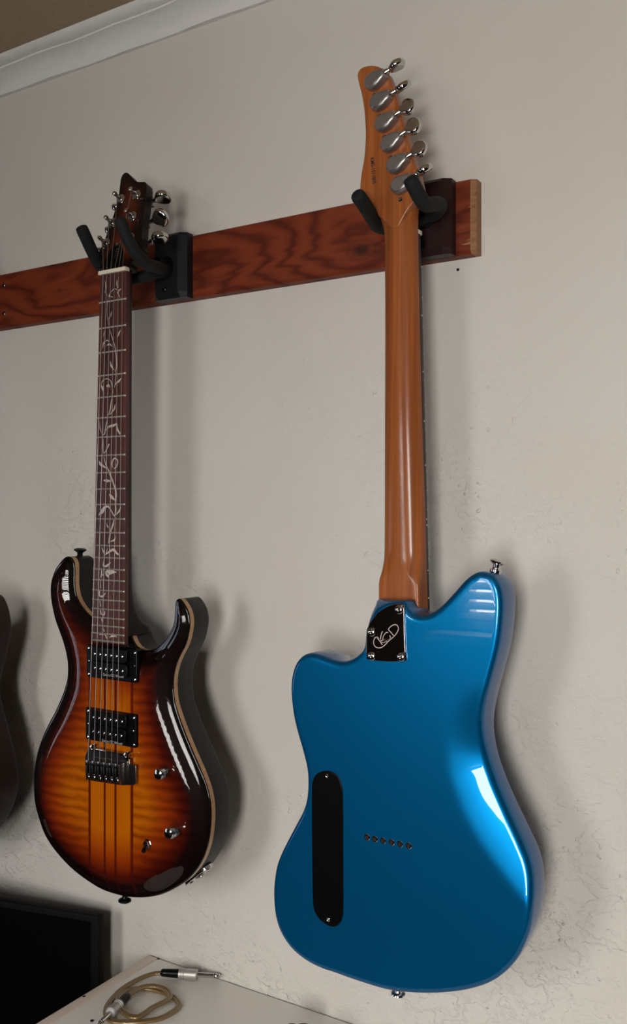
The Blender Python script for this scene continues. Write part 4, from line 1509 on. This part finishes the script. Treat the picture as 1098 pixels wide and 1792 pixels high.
MB().prism([(cx3 - 0.0215, zn3), (cx3 + 0.0215, zn3), (cx3 + 0.028, zh3), (cx3 - 0.028, zh3)], -D3 - 0.008, -D3 - 0.001, 0.001).build('fretboard', M_EBONY, G3, angle=25)
MB().add(*loft([(zn3, cx3 - 0.021, cx3 + 0.021, -D3 - 0.001, -D3 + 0.010, 2.2), (zh3 + 0.05, cx3 - 0.027, cx3 + 0.027, -D3 - 0.001, -D3 + 0.016, 2.4), (zh3, cx3 - 0.0275, cx3 + 0.0275, -D3 - 0.001, -D3 + 0.02, 6)])).build('neck', M_NECKDK, G3)
hd3 = smooth_closed([(cx3 - 0.022, zn3), (cx3 - 0.036, zn3 + 0.03), (cx3 - 0.034, zn3 + 0.1), (cx3 - 0.02, zn3 + 0.15), (cx3 + 0.02, zn3 + 0.15), (cx3 + 0.034, zn3 + 0.1), (cx3 + 0.036, zn3 + 0.03), (cx3 + 0.022, zn3)], 0.004)
MB().prism(hd3, -D3 - 0.001, -D3 + 0.013, 0.002, 0.002, lambda x, y, z: (x, y + (z - zn3) * 0.18, z)).build('headstock', M_NECKDK, G3)
zbr = zh3 - 0.16
MB().box((cx3, -D3 - 0.006, zbr), (0.085, 0.012, 0.016), bevel=0.003).build('bridge', M_CHROME_DARK, G3)
for k in range(6):
    MB().tube([(cx3 - 0.0175 + k * 0.007, -D3 - 0.010, zn3), (cx3 - 0.026 + k * 0.0104, -D3 - 0.014, zbr)], 0.0005, 6).build('string', M_STRING, G3)
# its hanger
off = Vector((cx3 - CN0, 0, -dz3))
h3 = hl.copy()
COL.objects.link(h3)
h3.location = Vector((hl.location.x + off.x, hl.location.y, hl.location.z))
h3['label'] = 'black guitar hanger whose arms hold the dark brown guitar'
for ch_ in hl.children:
    c = ch_.copy()
    COL.objects.link(c)
    c.parent = h3
    for g_ in ch_.children:
        e = g_.copy()
        COL.objects.link(e)
        e.parent = c

# ================================================================== WHITE CABINET
ZT = P(278, 1675.4, 0)[2]
XC = PZ(266, 1669, ZT)[0]
XC2 = PZ(279, 1676, ZT)[0]
CDp = 0.28
CXR = XC + 1.25
pw = max(0.012, XC2 - XC)
cab = empty('cabinet', ((XC + CXR) / 2, -CDp / 2, 0), 'tall white cabinet against the wall under the blue guitar', 'cabinet')
MB().box((XC + pw / 2, -CDp / 2 - 0.0015, ZT / 2 + 0.0006), (pw - 0.0012, CDp - 0.004, ZT + 0.0008), bevel=0.0012).build('side_panel', M_CABEDGE, cab)
MB().box((CXR - pw / 2, -CDp / 2 - 0.0015, ZT / 2), (pw, CDp - 0.004, ZT), bevel=0.001).build('side_panel', M_CAB, cab)
MB().box(((XC + CXR) / 2, -CDp / 2 - 0.0015, ZT - 0.009), (CXR - XC - 2 * pw, CDp - 0.003, 0.018), bevel=0.001).build('top_panel', M_CAB, cab)
MB().box(((XC + CXR) / 2, -0.006, ZT / 2), (CXR - XC - 2 * pw, 0.006, ZT - 0.03)).build('back_panel', M_CAB, cab)
MB().box(((XC + CXR) / 2, -CDp + 0.05, 0.04), (CXR - XC - 2 * pw, 0.018, 0.08)).build('plinth', M_CAB, cab)
for i in range(2):
    dx = (CXR - XC) / 2
    dr_ = MB().box((XC + dx * (i + 0.5), -CDp - 0.008, ZT / 2 + 0.02), (dx - 0.004, 0.016, ZT - 0.08), bevel=0.002).build('door', M_CAB, cab)
    MB().lathe((XC + dx + (0.04 if i else -0.04), -CDp - 0.016, ZT * 0.7), (0, -1, 0), [(0.006, 0), (0.006, 0.012), (0.013, 0.016), (0.014, 0.022), (0.008, 0.027)], 18).build('knob', M_CHROME_DARK, dr_)
q0 = PZ(279, 1676, ZT)
MB().lathe(np.array([q0[0] + 0.0015, -0.004, ZT + 0.0002]), (0, 0, 1), [(0.0016, -0.002), (0.0016, 0.0004)], 10).build('dowel_hole', M_HOLE, cab)
for (cx, cy) in ((147, 1745), (161, 1787)):
    q0 = PZ(cx, cy, ZT)
    MB().lathe(np.array([q0[0], q0[1], ZT + 0.0006]), (0, 0, 1), [(0.0022, -0.002), (0.0022, 0.0006), (0.0010, 0.0007)], 10).build('screw_hole', M_HOLE, cab)

# ================================================================== TELEVISION ON A LOW CONSOLE
A = math.radians(13)
lf = np.array([-math.cos(A), -math.sin(A), 0])
nf = np.array([math.sin(A), -math.cos(A), 0])
up = np.array([0, 0, 1.0])
tr_c = P(172.5, 1604.5, 0.050)
TW, TH, TD = 0.76, 0.455, 0.016
Rt = np.stack([lf, nf, up], 1)
ctr = tr_c + lf * TW / 2 - up * TH / 2 - nf * TD / 2
tvb = ctr - up * TH / 2
tv = empty('television', (tvb[0], tvb[1], tvb[2] - 0.05), 'black flat-screen television standing turned beside the white cabinet', 'television')
case = MB().box(ctr, (TW, TD, TH), Rt, 0.003).build('case', M_TV, tv)
MB().box(ctr + nf * (TD / 2 + 0.0002) + up * 0.006, (TW - 0.026, 0.0012, TH - 0.03), Rt).build('screen', M_SCREEN, tv)
for s_ in (-1, 1):
    MB().box(tvb + lf * s_ * 0.25 + nf * 0.03 - up * 0.025, (0.03, 0.12, 0.05), Rt, 0.006).build('foot', M_TV, tv)
zc0 = tvb[2] - 0.05
CXc = XC - 0.03 - 0.55
con = empty('media_console', (CXc, -0.25, 0), 'low dark wooden console under the black television', 'console')
MB().box((CXc, -0.25, zc0 - 0.0125), (1.1, 0.46, 0.025), bevel=0.003).build('top_panel', M_CONSOLE, con)
for s_ in (-1, 1):
    MB().box((CXc + s_ * 0.53, -0.25, (zc0 - 0.025) / 2), (0.02, 0.44, zc0 - 0.025)).build('side_panel', M_CONSOLE, con)
MB().box((CXc, -0.03, (zc0 - 0.025) / 2), (1.04, 0.01, zc0 - 0.03)).build('back_panel', M_CONSOLE, con)
for i in range(2):
    d_ = MB().box((CXc - 0.26 + i * 0.52, -0.475, (zc0 - 0.025) / 2), (0.51, 0.016, zc0 - 0.06), bevel=0.002).build('door', M_CONSOLE, con)
    MB().lathe((CXc + (0.04 if i else -0.04), -0.483, zc0 * 0.7), (0, -1, 0), [(0.005, 0), (0.005, 0.01), (0.011, 0.014), (0.007, 0.02)], 14).build('knob', M_CHROME_DARK, d_)

# ================================================================== INSTRUMENT CABLE ON THE CABINET
cb0 = PZ(250, 1760, ZT)
cab_r = empty('instrument_cable', (cb0[0], cb0[1], ZT), 'golden twin-lead instrument cable coiled on the white cabinet top', 'cable')
PTH = [(282, 1703), (272, 1703.5), (259, 1707), (244, 1713), (229, 1721), (214, 1731), (202, 1742), (193, 1753), (187, 1764), (186, 1775), (191, 1784), (204, 1788.5), (224, 1789), (252, 1787.5), (281, 1782), (301, 1772), (312, 1763), (313.5, 1757), (307, 1748), (294, 1740),
       (279, 1734.5), (262, 1731), (243, 1729.5), (225, 1733), (210, 1742), (205, 1752), (209, 1764), (219, 1774), (231, 1779.5), (243, 1779), (254, 1773), (265, 1765), (278, 1758), (290, 1752), (297.5, 1744.5), (294, 1735.5), (283, 1728.5), (266, 1725.5), (249, 1727.5), (236, 1734), (224, 1742.5)]
hz = np.interp(np.arange(len(PTH)), [0, 6, 12, 18, 22, 25, 30, 34, 37, 40], [0.0065, 0.0022, 0.0022, 0.0022, 0.0026, 0.0055, 0.0058, 0.0060, 0.0062, 0.0072])
cp = [PZ(x, y, ZT + h_) for (x, y), h_ in zip(PTH, hz)]
cp = smooth_open(cp, 6)
tg = np.gradient(cp, axis=0)
sd = np.stack([-tg[:, 1], tg[:, 0], np.zeros(len(tg))], 1)
sd /= np.linalg.norm(sd, axis=1, keepdims=True)
b = MB()
for s_ in (-1, 1):
    b.tube(cp + sd * s_ * 0.0018, 0.0022, 8)
b.build('cord', M_CABLE, cab_r, angle=70)
# first plug
j0, j1 = PZ(282.5, 1702, ZT + 0.0076), PZ(386, 1708, ZT + 0.0076)
jd = j1 - j0
JL = np.linalg.norm(jd)
jd /= JL


def plug(o, d, L, k=1.0):
    """L: full length along d"""
    pg = MB().lathe(o, d, [(0.0046, L * 0.30), (0.0070, L * 0.305), (0.0070, L * 0.345), (0.0062, L * 0.35), (0.0062, L * 0.365), (0.0070, L * 0.37), (0.0070, L * 0.385), (0.0062, L * 0.39), (0.0062, L * 0.405), (0.0071, L * 0.41), (0.0071, L * 0.60), (0.0060, L * 0.615), (0.0032, L * 0.62)], 20).build('plug', M_PLUG, cab_r)
    MB().lathe(o, d, [(0.0042, 0), (0.0050, L * 0.02), (0.0053, L * 0.1), (0.0060, L * 0.31)], 16).build('boot', M_BLACKPL, pg)
    MB().lathe(o, d, [(0.0033, L * 0.60), (0.0033, L * 0.895), (0.0028, L * 0.90)], 16).build('sleeve', M_CHROME, pg)
    MB().lathe(o, d, [(0.0029, L * 0.895), (0.0029, L * 0.915)], 16).build('insulator', M_BLACKPL, pg)
    MB().lathe(o, d, [(0.0028, L * 0.915), (0.0031, L * 0.94), (0.0024, L * 0.955), (0.0031, L * 0.975), (0.0012, L)], 16).build('tip', M_CHROME, pg)


plug(j0, jd, JL)
k0, k1 = PZ(224, 1742.5, ZT + 0.0072), PZ(203, 1764, ZT + 0.0066)
kd = k1 - k0
kd[2] = 0
kl = np.linalg.norm(kd)
plug(k0, kd / kl, kl / 0.42)

# ================================================================== SMALL JARS AT THE PICTURE'S FOOT
for name_, cx, r, m, lab in (('pill_bottle', 517, 0.0075, M_MAROON, 'small bottle with a dark maroon cap on the white cabinet'), ('jar', 541, 0.013, M_BLACKPL, 'small jar with a wide black lid on the white cabinet')):
    hz_ = 0.030
    q0 = PZ(cx, 1789.5, ZT + hz_)
    q0 = q0 + np.array([0, -r, 0])
    rt = empty(name_, (q0[0], q0[1], ZT), lab, 'bottle' if name_ == 'pill_bottle' else 'jar')
    MB().lathe((q0[0], q0[1], ZT), (0, 0, 1), [(r * 0.9, 0.0002), (r * 0.95, 0.002), (r * 0.95, 0.018), (r * 0.8, 0.02)], 20).build('glass_body', M_DARKBODY, rt)
    MB().lathe((q0[0], q0[1], ZT), (0, 0, 1), [(r, 0.0195), (r, hz_ - 0.003), (r * 0.85, hz_ - 0.0006), (r * 0.5, hz_)], 20).build('lid', m, rt)
